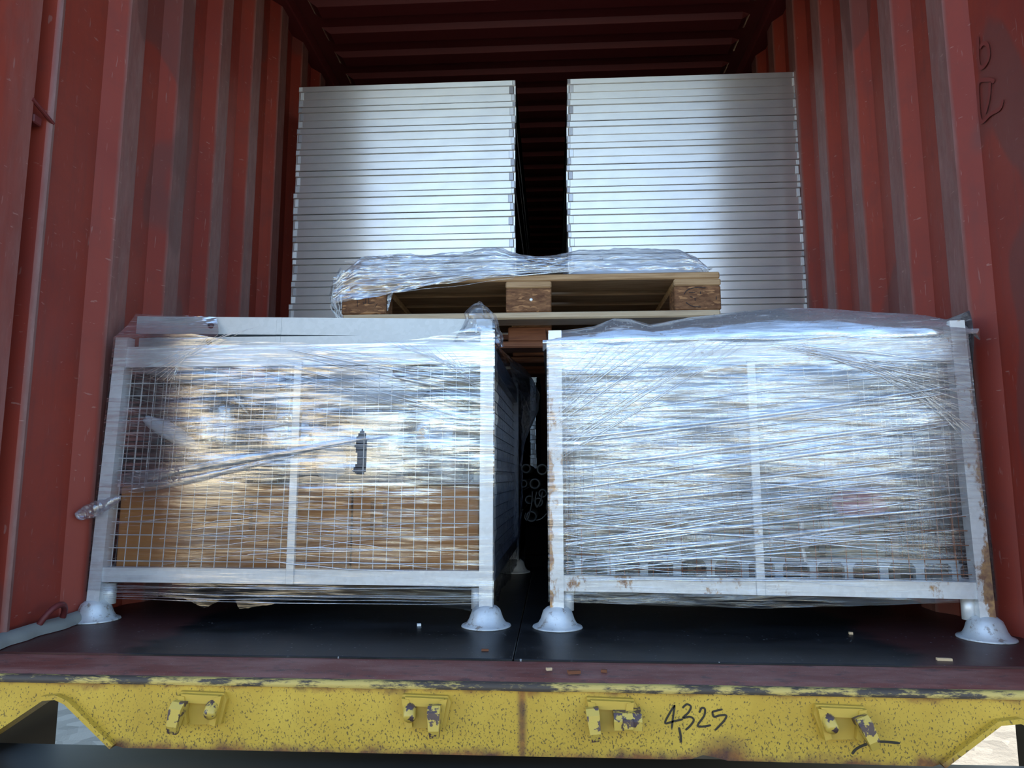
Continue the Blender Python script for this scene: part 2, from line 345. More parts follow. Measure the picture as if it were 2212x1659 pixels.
# ------------------------------------------------------------------ mesh helpers
class MB:
    def __init__(s): s.v = []; s.f = []
    def add(s, vs, fs):
        o = len(s.v); s.v += [tuple(p) for p in vs]; s.f += [tuple(i+o for i in f) for f in fs]; return s
    def box(s, x0, x1, y0, y1, z0, z1, b=0.0):
        if b <= 0:
            vs = [(x,y,z) for x in (x0,x1) for y in (y0,y1) for z in (z0,z1)]
            return s.add(vs, [(0,1,3,2),(4,6,7,5),(0,4,5,1),(2,3,7,6),(0,2,6,4),(1,5,7,3)])
        # chamfered box
        import itertools
        c = Vector(((x0+x1)/2,(y0+y1)/2,(z0+z1)/2)); h = ((x1-x0)/2,(y1-y0)/2,(z1-z0)/2); b = min(b, *[q*.49 for q in h])
        idx = {}; vs = []
        for sx in (-1,1):
            for sy in (-1,1):
                for sz in (-1,1):
                    for ax in range(3):
                        p = [sx*h[0], sy*h[1], sz*h[2]]
                        for k in range(3):
                            if k != ax: p[k] -= (sx,sy,sz)[k]*b
                        idx[(sx,sy,sz,ax)] = len(vs); vs.append((c.x+p[0], c.y+p[1], c.z+p[2]))
        fs = []
        for ax in range(3):
            o = [k for k in range(3) if k != ax]
            for sg in (-1,1):
                q = []
                for a, bb in ((-1,-1),(1,-1),(1,1),(-1,1)):
                    k = [0,0,0]; k[ax] = sg; k[o[0]] = a; k[o[1]] = bb; q.append(idx[(*k, ax)])
                fs.append(q)
        for ax in range(3):   # edges along ax
            o = [k for k in range(3) if k != ax]
            for a in (-1,1):
                for bb in (-1,1):
                    q = []
                    k = [0,0,0]; k[o[0]] = a; k[o[1]] = bb
                    k[ax] = -1; q += [idx[(*k, o[0])]]
                    k[ax] = 1; q += [idx[(*k, o[0])], idx[(*k, o[1])]]
                    k[ax] = -1; q += [idx[(*k, o[1])]]
                    fs.append(q)
        for sx in (-1,1):
            for sy in (-1,1):
                for sz in (-1,1): fs.append([idx[(sx,sy,sz,k)] for k in range(3)])
        return s.add(vs, fs)
    def tube(s, pts, r, n=8, cap=True):
        pts = [Vector(p) for p in pts]; rs = r if isinstance(r, (list, tuple)) else [r]*len(pts)
        rings = []; up = None
        for i, p in enumerate(pts):
            d = (pts[min(i+1,len(pts)-1)]-pts[max(i-1,0)]).normalized()
            if up is None: up = Vector((0,0,1)) if abs(d.z) < .9 else Vector((1,0,0))
            a = d.cross(up).normalized(); b = a.cross(d).normalized(); up = b
            rings.append([p+(a*math.cos(2*PI*k/n)+b*math.sin(2*PI*k/n))*rs[i] for k in range(n)])
        vs = [q for R in rings for q in R]; fs = []
        for i in range(len(pts)-1):
            for k in range(n): fs.append((i*n+k, i*n+(k+1)%n, (i+1)*n+(k+1)%n, (i+1)*n+k))
        if cap: fs += [tuple(range(n))[::-1], tuple((len(pts)-1)*n+k for k in range(n))]
        return s.add(vs, fs)
    def lathe(s, prof, c=(0,0,0), n=32, wob=None):
        vs = []; fs = []
        for i, (r, z) in enumerate(prof):
            for k in range(n):
                a = 2*PI*k/n; rr = r*(1+(wob(a, z) if wob else 0)); vs.append((c[0]+rr*math.cos(a), c[1]+rr*math.sin(a), c[2]+z))
        for i in range(len(prof)-1):
            for k in range(n): fs.append((i*n+k, i*n+(k+1)%n, (i+1)*n+(k+1)%n, (i+1)*n+k))
        return s.add(vs, fs)
    def prism(s, poly, ext, plane='xz', off=0.0):
        """polygon in a plane, extruded by ext along the third axis from off"""
        def P(a, b, c): return {'xz':(a,c,b), 'yz':(c,a,b), 'xy':(a,b,c)}[plane]
        n = len(poly); vs = [P(a,b,off) for a,b in poly]+[P(a,b,off+ext) for a,b in poly]
        fs = [tuple(range(n)), tuple(range(n,2*n))[::-1]]+[(i,i+n,(i+1)%n+n,(i+1)%n) for i in range(n)]
        return s.add(vs, fs)
    def grid(s, fn, nu, nv, keep=None):
        vs = [fn(i/nu, j/nv) for j in range(nv+1) for i in range(nu+1)]
        fs = []
        for j in range(nv):
            for i in range(nu):
                if keep and not keep((i+.5)/nu, (j+.5)/nv): continue
                a = j*(nu+1)+i; fs.append((a, a+1, a+nu+2, a+nu+1))
        return s.add(vs, fs)
    def xform(s, mtx): s.v = [tuple(mtx @ Vector(p)) for p in s.v]; return s
    def build(s, name, mat, parent=None, smooth=False, fixn=True):
        me = bpy.data.meshes.new(name); me.from_pydata(s.v, [], s.f)
        if fixn:
            import bmesh
            b = bmesh.new(); b.from_mesh(me); bmesh.ops.recalc_face_normals(b, faces=b.faces); b.to_mesh(me); b.free()
        me.materials.append(MAT[mat] if isinstance(mat, str) else mat)
        if smooth: me.polygons.foreach_set('use_smooth', [True]*len(me.polygons))
        o = bpy.data.objects.new(name, me); COL.objects.link(o)
        if parent: o.parent = parent
        return o
def tag(o, label=None, cat=None, group=None, kind=None):
    if label: o['label'] = label
    if cat: o['category'] = cat
    if group: o['group'] = group
    if kind: o['kind'] = kind
    return o
def empty(name, loc=(0,0,0), rz=0.0):
    o = bpy.data.objects.new(name, None); o.empty_display_size = .05; COL.objects.link(o); o.location = loc; o.rotation_euler = (0,0,rz); return o
def copy_tree(o, parent=None):
    c = o.copy(); COL.objects.link(c); c.parent = parent
    for ch in list(o.children):
        copy_tree(ch, c)
    return c
def inst(src, name, parent, loc=(0,0,0), rot=(0,0,0), mat=None):
    c = bpy.data.objects.new(name, src.data); COL.objects.link(c); c.parent = parent; c.location = loc; c.rotation_euler = rot
    return c
def nz(x, y=0.0, z=0.0): return mnoise.noise(Vector((x, y, z)))
def smoothstep(a, b, x):
    t = max(0, min(1, (x-a)/(b-a))); return t*t*(3-2*t)
def lerp_table(tab, x):
    if x <= tab[0][0]: return tab[0][1]
    for (a, b), (c, d) in zip(tab, tab[1:]):
        if x <= c: return b+(d-b)*(x-a)/(c-a)
    return tab[-1][1]
def ribbon(mb, pts, w, thick, normal=Vector((0,-1,0))):
    """flat painted stroke: a thin strip along pts, lying on a surface with the given normal"""
    pts = [Vector(p) for p in pts]; n = len(pts); vs = []
    for i, p in enumerate(pts):
        d = (pts[min(i+1,n-1)]-pts[max(i-1,0)]).normalized(); sd = d.cross(normal).normalized()*w/2*(1 if 0 < i < n-1 else .6)
        vs += [p-sd, p+sd, p-sd+normal*thick, p+sd+normal*thick]
    fs = []
    for i in range(n-1):
        a = i*4; b = a+4
        fs += [(a+2,a+3,b+3,b+2),(a,b,b+1,a+1),(a,a+2,b+2,b),(a+1,b+1,b+3,a+3)]
    fs += [(0,1,3,2),((n-1)*4,(n-1)*4+2,(n-1)*4+3,(n-1)*4+1)]
    mb.add(vs, fs)
def curve_pts(ctrl, n=6):
    """Catmull-Rom through control points"""
    P = [Vector(c) for c in ctrl]; out = []
    for i in range(len(P)-1):
        p0, p1, p2, p3 = P[max(i-1,0)], P[i], P[i+1], P[min(i+2,len(P)-1)]
        for k in range(n):
            t = k/n; out.append(.5*((2*p1)+(p2-p0)*t+(2*p0-5*p1+4*p2-p3)*t*t+(3*p1-p0-3*p2+p3)*t**3))
    out.append(P[-1]); return out

# ================================================================== SETTING
H = 2.63; YEND = 13.4
# ground
MB().box(-120,120,-120,120,-1.75,-1.45).build('ground', 'ground')
tag(bpy.data.objects['ground'], kind='structure')

# the yard behind the viewer: two rendered buildings facing the container
def building(x0, x1, y, h, n):
    b = MB().box(x0, x1, y-8, y, -1.45, h-1.45).build('wall_yard_%d' % n, 'cream'); tag(b, kind='structure')
    r = MB().prism([(x0-.4,h-1.45),((x0+x1)/2,h+.6),(x1+.4,h-1.45)], 8.6, 'xz', y-8.3).build('roof', 'rust', b)
    k = x0+1.4
    while k < x1-1.2:
        MB().box(k-.5, k+.5, y, y+.05, .2, 1.5, .01).build('window', 'dark', b); k += 3.0
building(-19, -7.0, -20, 7.5, 1); building(4.2, 8.5, -24, 4.2, 2)

# corrugated side walls ------------------------------------------------
def side_wall(sign, y0, name):
    xi, xo = 1.17, 1.206; P = .2754; hw = .038; sl = .055
    pts = []
    if sign < 0: pts += [(1.535,1.172),(1.541,1.245),(1.580,1.245),(1.586,1.175),(1.596,1.166),(1.606,1.168),(1.622,1.20)]
    else: pts += [(1.535,1.172),(1.545,1.20)]
    k = 0 if sign < 0 else -1
    while True:
        c = y0+k*P
        if c+hw+sl > YEND: break
        if c-hw-sl > pts[-1][0]:
            pts += [(c-hw-sl, xo),(c-hw, xi),(c+hw, xi),(c+hw+sl, xo)]
        k += 1
    pts.append((YEND, xo))
    th = .004
    inner = [(sign*x, y) for y, x in pts]; outer = [(sign*(x+th), y) for y, x in pts]
    mb = MB(); n = len(inner)
    vs = [(x,y,z) for z in (-.02,H) for (x,y) in inner]+[(x,y,z) for z in (-.02,H) for (x,y) in outer]
    fs = []
    for i in range(n-1):
        fs += [(i,i+1,n+i+1,n+i),(2*n+i,3*n+i,3*n+i+1,2*n+i+1),(i,2*n+i,2*n+i+1,i+1),(n+i,n+i+1,3*n+i+1,3*n+i)]
    fs += [(0,n,3*n,2*n),(n-1,3*n-1,4*n-1,2*n-1)]
    return tag(mb.add(vs, fs).build(name, 'red'), kind='structure')
wl_ = side_wall(-1, 1.915, 'wall_left'); wr_ = side_wall(1, 1.887, 'wall_right')
tag(MB().box(-1.22,1.22,YEND,YEND+.04,-.02,H+.05).build('wall_back', 'red_shaded'), kind='structure')
# roof sheet with pressed ribs
def roof():
    xs = [-1.215,-1.075,-1.035,1.04,1.08,1.215]; prof = [(1.5,0)]
    y = 3.2499-.2064*8
    while y < YEND-.25:
        prof += [(y-.004,0),(y+.016,1),(y+.100,1),(y+.120,0)]; y += .2064
    prof.append((YEND+.02,0))
    vs = []; th = .003
    for lay in (0,1):
        for (yy, d) in prof:
            for i, x in enumerate(xs):
                vs.append((x, yy, H+.024-(.024*d if 2 <= i <= 3 else 0)+lay*th))
    n = len(prof); m = len(xs); fs = []
    for j in range(n-1):
        for i in range(m-1):
            a = j*m+i; fs.append((a,a+1,a+m+1,a+m)); b = n*m+a; fs.append((b,b+m,b+m+1,b+1))
    return tag(MB().add(vs, fs).build('ceiling', 'red_shaded', fixn=False), kind='structure')
roof()
for i, s in enumerate((-1,1)):
    tag(MB().box(min(s*1.135,s*1.215), max(s*1.135,s*1.215), 1.5, YEND, H-.05, H+.02, .006).build('trim_%d' % (1+i), 'red_shaded'), kind='structure')      # roof side rails
    po = MB().prism([(1.405,s*1.178),(1.535,s*1.172),(1.535,s*1.225),(1.405,s*1.225)][::1], H+.32, 'xy', -.2)
    po.v = [(b,a,c) for a,b,c in po.v]
    tag(po.build('trim_%d' % (3+i), 'red'), kind='structure')   # door corner posts
tag(MB().box(-1.22,1.22,1.405,1.535,H-.07,H+.14,.01).build('trim_5', 'red_shaded'), kind='structure')                # door header
# details of the side walls
ring = MB()
ring.tube([(-1.168+.045*math.sin(a)*.55, 1.735-.042*math.cos(a), .012+.052*math.sin(a)) for a in [PI*k/12 for k in range(13)]], .0075, 8)
tag(ring.build('lashing_ring', 'red_shaded', wl_, True), 'red painted steel lashing ring low on the wall')
bar = MB(); p = at(90,240,1.562)
bar.tube([(-1.172,1.53,p.z+.014),(-1.168,1.60,p.z-.014)], .005, 8); bar.box(-1.21,-1.178,1.548,1.576,p.z-.035,p.z-.012,.003)
tag(bar.build('lashing_bar', 'red_shaded', wl_), 'short red lashing rod across the corner groove')
def wall_stroke(px, mb, w):
    pts = []
    for (x, y) in px:
        d = RT*((x-IMW/2)/F_PX) - UP*((y-IMH/2)/F_PX) + FW
        q = CAM+d*((1.2005-CAM.x)/d.x); pts.append(q)
    ribbon(mb, curve_pts(pts, 5), w, .0002, Vector((-1,0,0)))
for k, strokes in enumerate(([[(2112,78),(2113,130),(2118,146),(2128,140),(2136,122),(2133,98),(2124,94),(2116,104)]],
                [[(2148,176),(2132,172),(2114,178),(2113,215),(2119,262),(2140,246),(2160,234),(2166,215)], [(2138,176),(2136,210),(2128,245)]])):
    mb = MB()
    for s in strokes: wall_stroke(s, mb, .010)
    tag(mb.build('stencil_outline', 'ghost', wr_), 'faded dark outline of a stencilled character')
# caulk along the left wall foot
mb = MB()
def caulk(u, v):
    y = 1.44+u*.50; a = v*PI/2
    x = -1.172+.030*math.cos(a)*(1+.35*nz(y*14))*smoothstep(0,.08,1-u); z = .002+.026*math.sin(a)*(1+.3*nz(y*11,3))
    return (x, y, z)
mb.grid(caulk, 60, 6); tag(mb.build('baseboard_left', 'caulk', None, True), kind='structure')

# floor ------------------------------------------------------------------
fl = tag(MB().box(-1.21,1.21,1.53,YEND,-.05,-.028).build('floor', 'black'), kind='structure')
k = 0
for y0, y1 in ((1.535,3.93),(3.934,6.33),(6.334,8.73),(8.734,YEND)):
    for x0, x1 in ((-1.20,-.0012),(.0012,1.20)):
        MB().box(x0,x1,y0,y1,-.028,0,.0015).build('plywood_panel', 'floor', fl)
# threshold plate: flat steel sloping gently to the sill
th = MB().prism([(1.533,-.004),(1.533,-.03),(1.425,-.05),(1.425,-.017),(1.445,-.012)], 2.44, 'yz', -1.22)
tag(th.build('trim_6', 'redplate'), kind='structure')
# yellow rear sill ---------------------------------------------------------
SY = 1.42
sill = tag(MB().prism([(-1.22,-.028),(1.22,-.028),(1.22,-.15),(1.08,-.15),(1.06,-.145),(.965,-.075),(.94,-.066),(.905,-.070),(.80,-.146),(.785,-.151),
                       (.41,-.149),(.385,-.143),(.365,-.140),(.345,-.147),(.32,-.149),
                       (-.765,-.151),(-.785,-.146),(-.885,-.064),(-.905,-.056),(-.93,-.058),(-1.06,-.145),(-1.08,-.15),(-1.22,-.15)][::-1], .012, 'xz', SY).build('trim_7', 'yellow'), kind='structure')
# rolled lip on top of the sill
def lip(u, v):
    x = -1.22+2.44*u; a = -.2*PI+v*1.25*PI
    r = .0085*(1+.18*nz(x*9,1)); return (x, SY+.004-r*math.cos(a-.5*PI+PI/2)*1.0-.004, -.0235+r*math.sin(a-.05))
mb = MB(); mb.grid(lip, 160, 8); lipo = mb.build('rolled_lip', 'lip', sill, True)
MB().box(-1.22,1.22,SY+.002,SY+.02,-.034,-.016,.002).build('lip_backing', 'lip', sill)
# notch flanges
for path in ([(-.785,-.149),(-.885,-.067),(-.905,-.059),(-.93,-.061),(-1.06,-.148)], [(.80,-.149),(.905,-.073),(.94,-.069),(.965,-.078),(1.06,-.148)]):
    mb = MB(); n = len(path)
    vs = []
    for i,(x,z) in enumerate(path):
        a = Vector(path[max(i-1,0)]); b = Vector(path[min(i+1,n-1)]); d = (b-a).normalized(); q = Vector((-d.y,d.x)); q = q if q.y > 0 else -q
        for yy in (SY-.014, SY+.05):
            vs += [(x,yy,z),(x+q.x*.009,yy,z+q.y*.009)]
    fs = []
    for i in range(n-1):
        a = i*4; b = a+4; fs += [(a,b,b+1,a+1),(a+2,a+3,b+3,b+2),(a,a+2,b+2,b),(a+1,b+1,b+3,a+3)]
    fs += [(0,1,3,2),((n-1)*4,(n-1)*4+2,(n-1)*4+3,(n-1)*4+1)]
    mb.add(vs, fs).build('notch_flange', 'yellow', sill)
# cam-lock brackets
def bracket(px, py, hook_x, hook_tilt, stub_x, kind):
    c = at(px, py, SY-.001); root = empty('lock_bracket', (c.x, SY, c.z)); root.parent = sill
    b = MB().prism([(-.044,.030),(.044,.028),(.050,.016),(.040,-.030),(-.033,-.032),(-.048,.012)], -.010, 'xz', 0)
    b.prism([(-.038,.028),(.038,.026),(.036,.010),(-.034,.012)], -.010, 'xz', -.010)
    for sx in (-1,1):
        b.prism([(sx*.044,.026),(sx*.030,.024),(sx*.022,-.026),(sx*.034,-.030)], -.012, 'xz', -.010)
    b.build('base_plate', 'bracket', root)
    hk = MB().prism([(-.008,.014),(-.036,.016),(-.046,.006),(-.048,-.026),(-.040,-.042),(-.030,-.042),(-.026,-.014),(-.008,-.014)], .024, 'yz', -.012)
    hk.v = [(x*(1.0+ (z if z<0 else 0)*7), y, z) for x, y, z in hk.v]
    hk.xform(Matrix.Translation((hook_x,0,.002)) @ Matrix.Rotation(hook_tilt, 4, 'Y'))
    tag(hk.build('hook_lug', 'lug', root), 'chipped hook-shaped lug')
    if kind == 'stub':
        s_ = MB().tube([(stub_x,-.004,.012),(stub_x,-.022,.004),(stub_x+.002,-.034,-.006),(stub_x+.002,-.037,-.008)], [.013,.0125,.012,.008], 14)
        s_.build('round_lug', 'lug', root, True)
    else:
        s_ = MB().prism([(-.006,.014),(-.034,.010),(-.044,-.002),(-.042,-.018),(-.006,-.018)], .052, 'yz', stub_x-.026)
        s_.box(stub_x-.010, stub_x+.010, -.047, -.040, -.016, .002, .002)
        s_.build('wedge_lug', 'lug', root)
    return root
bracket(440,1526,-.036,.12,.026,'stub'); bracket(920,1533,.022,-.03,-.028,'stub'); bracket(1318,1540,-.034,-.12,.030,'wedge'); bracket(1812,1556,.034,-.38,-.026,'stub')
# handwriting in marker
def Z(px, py): return at(px, py, SY-.0005)
def zc(x, y): return Z(1100+x/3.95, 1259+y/3.95)
def zd(x, y): return Z(1650+x/3.936, 1259+y/3.936)
digits = {'four': [[(1412,1042),(1370,1110),(1330,1196),(1400,1182),(1482,1164)], [(1412,1042),(1400,1130),(1386,1242)]],
          'three': [[(1478,1068),(1515,1036),(1550,1056),(1530,1105),(1482,1152),(1540,1142),(1575,1168),(1548,1215),(1504,1256)]],
          'two': [[(1622,1108),(1642,1068),(1670,1078),(1662,1135),(1608,1216),(1650,1226),(1722,1214)]],
          'five': [[(1730,1100),(1820,1078)], [(1733,1098),(1746,1142),(1800,1130),(1852,1132),(1830,1180),(1756,1258)]]}
mb = MB()
for s in digits.values():
    for st in s: ribbon(mb, curve_pts([zc(*p) for p in st], 5), .0036, .0006)
ribbon(mb, curve_pts([zc(1448,1232),(zc(1462,1300)),zc(1466,1362)], 5), .0042, .0006)
tag(mb.build('handwritten_number', 'marker', sill), 'number 4325 handwritten in black marker')
mb = MB(); ribbon(mb, curve_pts([zd(750,1456),zd(792,1408),zd(880,1370),zd(1000,1350),zd(1156,1363)], 6), .0045, .0006)
tag(mb.build('marker_arc', 'marker', sill), 'black marker arc')
# trailer under the container
tr = empty('trailer_chassis', (0,1.3,-.3)); tag(tr, 'black dirty trailer beam under the yellow sill', 'trailer')
def trl(mb, name):
    mb.v = [(x, y-1.3, z+.3) for x,y,z in mb.v]; return mb.build(name, 'black', tr)
trl(MB().box(-1.25,1.25,1.12,1.50,-.42,-.172,.012), 'rear_crossbeam')
for s in (-1,1): trl(MB().box(s*.55-.07,s*.55+.07,1.50,YEND,-.55,-.172,.01), 'chassis_rail')
trl(MB().box(-1.25,-1.13,1.46,1.75,-.30,-.10,.01), 'corner_pad'); trl(MB().box(1.13,1.25,1.46,1.75,-.30,-.10,.01), 'corner_pad')
for s in (-1,1): trl(MB().box(s*1.1-.12,s*1.1+.12,2.5,3.4,-1.45,-.55,.05), 'wheel_block')

# ================================================================== ALUMINIUM DECK STACKS
DH = .103
def make_deck(W, name='aluminium_deck'):
    root = empty(name)
    L = 2.0
    b = MB()
    for s in (-1,1):
        b.box(s*W/2-(.03 if s > 0 else 0), s*W/2+(.03 if s < 0 else 0), .008, L, .004, DH-.004)
    b.box(-W/2+.03, W/2-.03, L-.03, L, .004, DH-.004); b.box(-W/2+.02, W/2-.02, .01, L-.01, DH-.014, DH-.006)
    b.box(-W/2+.012, W/2-.012, .007, .03, .003, DH-.003)
    b.build('frame', 'alu', root)
    MB().box(-W/2, W/2, 0, .03, DH-.0265, DH-.001, .0016).build('top_rail', 'alu', root)
    MB().box(-W/2+.007, W/2-.007, .002, .03, .0365, DH-.0278, .003).build('web', 'alu', root)
    MB().box(-W/2+.001, W/2-.001, .0006, .03, .0012, .0352, .0016).build('bottom_rail', 'alu', root)
    for s in (-1,1):
        for (z0, z1, e, d) in ((DH-.0262,DH-.0015,0,.0006),(.037,DH-.0285,.008,-.0012),(.0016,.0348,.0015,.0002)):
            w = random.uniform(.016,.026)
            x1 = s*(W/2-e); x0 = x1-s*w
            MB().box(min(x0,x1), max(x0,x1), -d-.0006, .01, z0, z1, .004).build('corner_weld', 'weld', root)
    return root
ORD = ['topmost','second','third','fourth','fifth','sixth','seventh','eighth','ninth','tenth','eleventh','twelfth','thirteenth','fourteenth','fifteenth','sixteenth','seventeenth','eighteenth','nineteenth','twentieth','twenty-first']
YD = 2.972
def stack(xc, W, side, ztop, n, y, far=False):
    proto = make_deck(W)
    rnd = random.Random(11 if side == 'left' else 23)
    for i in range(n):
        o = proto if i == 0 else copy_tree(proto)
        z = ztop-DH*(i+1)
        o.location = (xc+rnd.uniform(-.004,.004)+(.0 if i%3 else .002), y+rnd.uniform(-.0015,.0025), z)
        if far: tag(o, '%s aluminium deck of the far stack glimpsed through the dark gap' % ORD[i], 'deck', 'far aluminium decks')
        else:
            lab = ('topmost aluminium deck of the %s stack' % side) if i == 0 else ('%s aluminium deck from the top of the %s stack' % (ORD[i], side))
            tag(o, lab, 'deck', 'aluminium decks of the %s stack' % side)
stack(-.573, 1.004, 'left', 21*DH+.006, 21, YD)
stack(.669, 1.020, 'right', 21*DH+.004, 21, YD)
pl = MB().box(-.5,.5,0,.9,0,.43,.01).build('shade_black_crate', 'gap_shade'); pl.location = (-.53,5.06,0); tag(pl, 'added shade-black crate carrying the far aluminium decks', 'crate')  # crate added in shade colour, hiding the low deck ends
stack(-.530, 1.00, 'far', 8*DH+.434, 8, 5.03, True)

# ================================================================== WIRE STILLAGES
PW = .0175
def foot_mb(c, rnd):
    prof = [(.0,.052),(.018,.053),(.027,.050),(.036,.042),(.0405,.030),(.044,.020),(.050,.010),(.058,.005),(.0625,.004),(.0635,.001),(.060,0)]
    s = rnd.uniform(0,9)
    return MB().lathe(prof, c, 40, lambda a, z: .022*nz(math.cos(a)*1.5+s, math.sin(a)*1.5, z*30))
def stillage(name, label, fl_, fr_, br_, bl_, lean_l, lean_r, rail_z, mat_post, mat_wire, midx):
    """posts at the four corners (bottom); lean_* = how far the front outer posts lean inwards at the top"""
    base = Vector(((fl_[0]+fr_[0])/2, (fl_[1]+fr_[1])/2, 0)); ang = math.atan2(fr_[1]-fl_[1], fr_[0]-fl_[0])
    root = empty(name, base, ang); tag(root, label, 'stillage', 'wire mesh stillages in the container')
    inv = (Matrix.Translation(base) @ Matrix.Rotation(ang, 4, 'Z')).inverted()
    L = [inv @ Vector((*p, 0)) for p in (fl_, fr_, br_, bl_)]
    W = L[1].x-L[0].x; D = (L[2].y+L[3].y)/2; ZT = .767
    rnd = random.Random(3)
    def px(i, z):      # x of post i at height z
        l = (lean_l if i in (0,3) else lean_r)
        return L[i].x+l*(z/ZT)
    for i in range(4):
        mb = MB(); vs = []
        for z in (.036, ZT):
            for a, b in ((-1,-1),(1,-1),(1,1),(-1,1)): vs.append((px(i,z)+a*PW, L[i].y+b*PW, z))
        mb.add(vs, [(0,1,2,3),(4,7,6,5),(0,4,5,1),(1,5,6,2),(2,6,7,3),(3,7,4,0)])
        po = mb.build('post', mat_post, root)
        ft = foot_mb((L[i].x, L[i].y, 0), rnd).build('foot', 'foot', po, True)
        s = 1 if i in (0,3) else -1
        MB().tube([(L[i].x+s*.026, L[i].y+.018, .04),(L[i].x+s*.026, L[i].y+.018, .094)], .016, 14).build('peg', mat_post, po, True)
    z0, z1 = rail_z; t0, t1 = (.682,.740) if name.endswith('0') else (.668,.725)
    def rail(i, j, za, zb, name_, th=.013):
        a = L[i]; b = L[j]; mb = MB(); vs = []
        for (q, k) in ((a,i),(b,j)):
            d = (b-a).normalized(); e = q+(d if k == i else -d)*PW
            nrm = Vector((d.y,-d.x,0))
            for z in (za, zb):
                dx = px(k,z)-L[k].x
                for s in (-1,1): vs.append((e.x+dx+nrm.x*s*th, e.y+nrm.y*s*th, z))
        mb.add(vs, [(0,1,3,2),(4,6,7,5),(0,2,6,4),(1,5,7,3),(0,4,5,1),(2,3,7,6)])
        return mb.build(name_, mat_post, root)
    for i, j in ((0,1),(1,2),(2,3),(3,0)):
        rail(i, j, z0, z1, 'bottom_rail'); rail(i, j, t0, t1, 'top_rail', .012)
    # middle upright
    xm = midx-base.x
    MB().box(xm-.0105, xm+.0105, -.0185, -.006, z0+.0, t0+.01, .001).build('middle_bar', mat_post, root)
    # base tray (dark mesh floor)
    MB().box(L[0].x, L[1].x, .0, D, z0+.004, z0+.010).build('tray', 'dark', root)
    # wire mesh panels
    wr = .0013; SPX, SPZ = .0362, .0345
    def panel(i, j, thin=False):
        mb = MB(); a = L[i]; b = L[j]; ln = (b-a).length-2*PW; d = (b-a).normalized(); nrm = Vector((d.y,-d.x,0))
        n = int(ln/SPX)
        for k in range(n+1):
            s = PW+.01+k*SPX
            f = s/(ln+2*PW)
            def P(z):
                dx = (px(i,z)-L[i].x)*(1-f)+(px(j,z)-L[j].x)*f
                q = a+d*s+nrm*(-.004); return (q.x+dx+.0012*nz(k*3.1,z*3), q.y, z)
            mb.tube([P(z0+.01), P((z0+t0)/2), P(t0+.01)], wr, 5, False)
        m = int((t0-z1)/SPZ)
        for k in range(m+1):
            z = z1+.016+k*SPZ
            if z > t0: break
            qa = a+d*PW+nrm*(-.0008); qb = b-d*PW+nrm*(-.0008)
            mb.tube([(qa.x+px(i,z)-L[i].x, qa.y, z+.0012*nz(k,1)), ((qa.x+qb.x)/2, (qa.y+qb.y)/2, z+.0015*nz(k,2)), (qb.x+px(j,z)-L[j].x, qb.y, z+.0012*nz(k,5))], wr, 5, False)
        return mb.build('mesh_panel', mat_wire, root)
    for i, j in ((0,1),(1,2),(2,3),(3,0)): panel(i, j)
    return root, L, px, D
SL, LL, pxl, DL = stillage('wire_stillage_0', 'wire mesh stillage holding brown cartons, wrapped in clear film, on the left', (-1.142,1.875), (-.087,1.857), (-.070,2.885), (-1.125,2.900), .029, .0, (.101,.139), 'galv', 'wire', -.604)
SL.name = 'wire_stillage'
SR, LR, pxr, DR = stillage('wire_stillage_1', 'rust-stained wire mesh stillage of steel fittings, thickly film wrapped, on the right', (.0955,1.853), (1.110,1.787), (1.140,2.790), (.150,2.855), .0, -.014, (.092,.131), 'galv_rust', 'rustwire', .596)
SR.name = 'wire_stillage.001'

# ---------------------------------------------------------------- film on the left stillage
def film_front(root, L, px, ztop, zbot, mat, hole, seed, xr=(0,1), slope=.06, midx=None, out=.0225, nu=260, nv=250, amp=1.0, name='stretch_film'):
    x0, x1 = L[0].x-PW-.004, L[1].x+PW+.004; W = x1-x0
    def fn(u, v):
        xb = x0+u*W
        zb = zbot(xb); zt = ztop(xb); z = zb+(zt-zb)*v
        lean = (px(0,z)-L[0].x)*(1-u)+(px(1,z)-L[1].x)*u
        x = xb+lean
        # taut over posts and rails, pushed out a little by the load between
        sag = -.013*math.sin(PI*min(1,max(0,u)))**.6*math.sin(PI*min(1,max(0,(z-.10)/.64))) if .0 < u < 1 else 0
        if midx is not None: sag *= 1-.35*math.exp(-((xb-midx)/.05)**2)
        q = z+slope*x
        w = .0020*nz(x*1.6+seed, q*30, 1.3)+.0013*nz(x*3.1+seed, (z-slope*.9*x)*62, 4.7)+.0007*nz(x*7, q*120, 2.2)
        w *= amp
        y = -out+sag+w-.0005
        edge = smoothstep(0,.03,u)*smoothstep(0,.03,1-u)
        return (x, y*(.9+.1*edge), z)
    keep = None
    if hole:
        def keep(u, v):
            p = fn(u, v); return not hole(p[0], p[2])
    mb = MB().grid(fn, nu, nv, keep)
    return mb.build(name, mat, root, True, fixn=False)
bx0 = (LL[0].x+LL[1].x)/2
gx = lambda wx: wx-SL.location.x
def ztop_l(x):
    X = x+SL.location.x
    return lerp_table([(-1.17,.768),(-1.12,.776),(-1.08,.772),(-.93,.772),(-.80,.752),(-.55,.738),(-.35,.742),(-.2,.760),(-.10,.782),(-.06,.770)], X)+.004*nz(X*9,3)
def zbot_l(x):
    X = x+SL.location.x
    t = lerp_table([(-1.17,.082),(-1.0,.070),(-.93,.066),(-.88,.060),(-.83,.040),(-.80,.052),(-.78,.064),(-.75,.066),(-.735,.038),(-.68,.046),(-.6,.060),(-.45,.066),(-.3,.058),(-.2,.050),(-.1,.040),(-.06,.045)], X)
    return t+.004*nz(X*30,8)+.003*nz(X*70,2)
hole_poly = [at(x, y, 1.845) for x, y in ((787,928),(793,937),(797,958),(797,1000),(792,1024),(780,1026),(765,1017),(774,1002),(776,985),(771,966),(775,944),(782,933))]
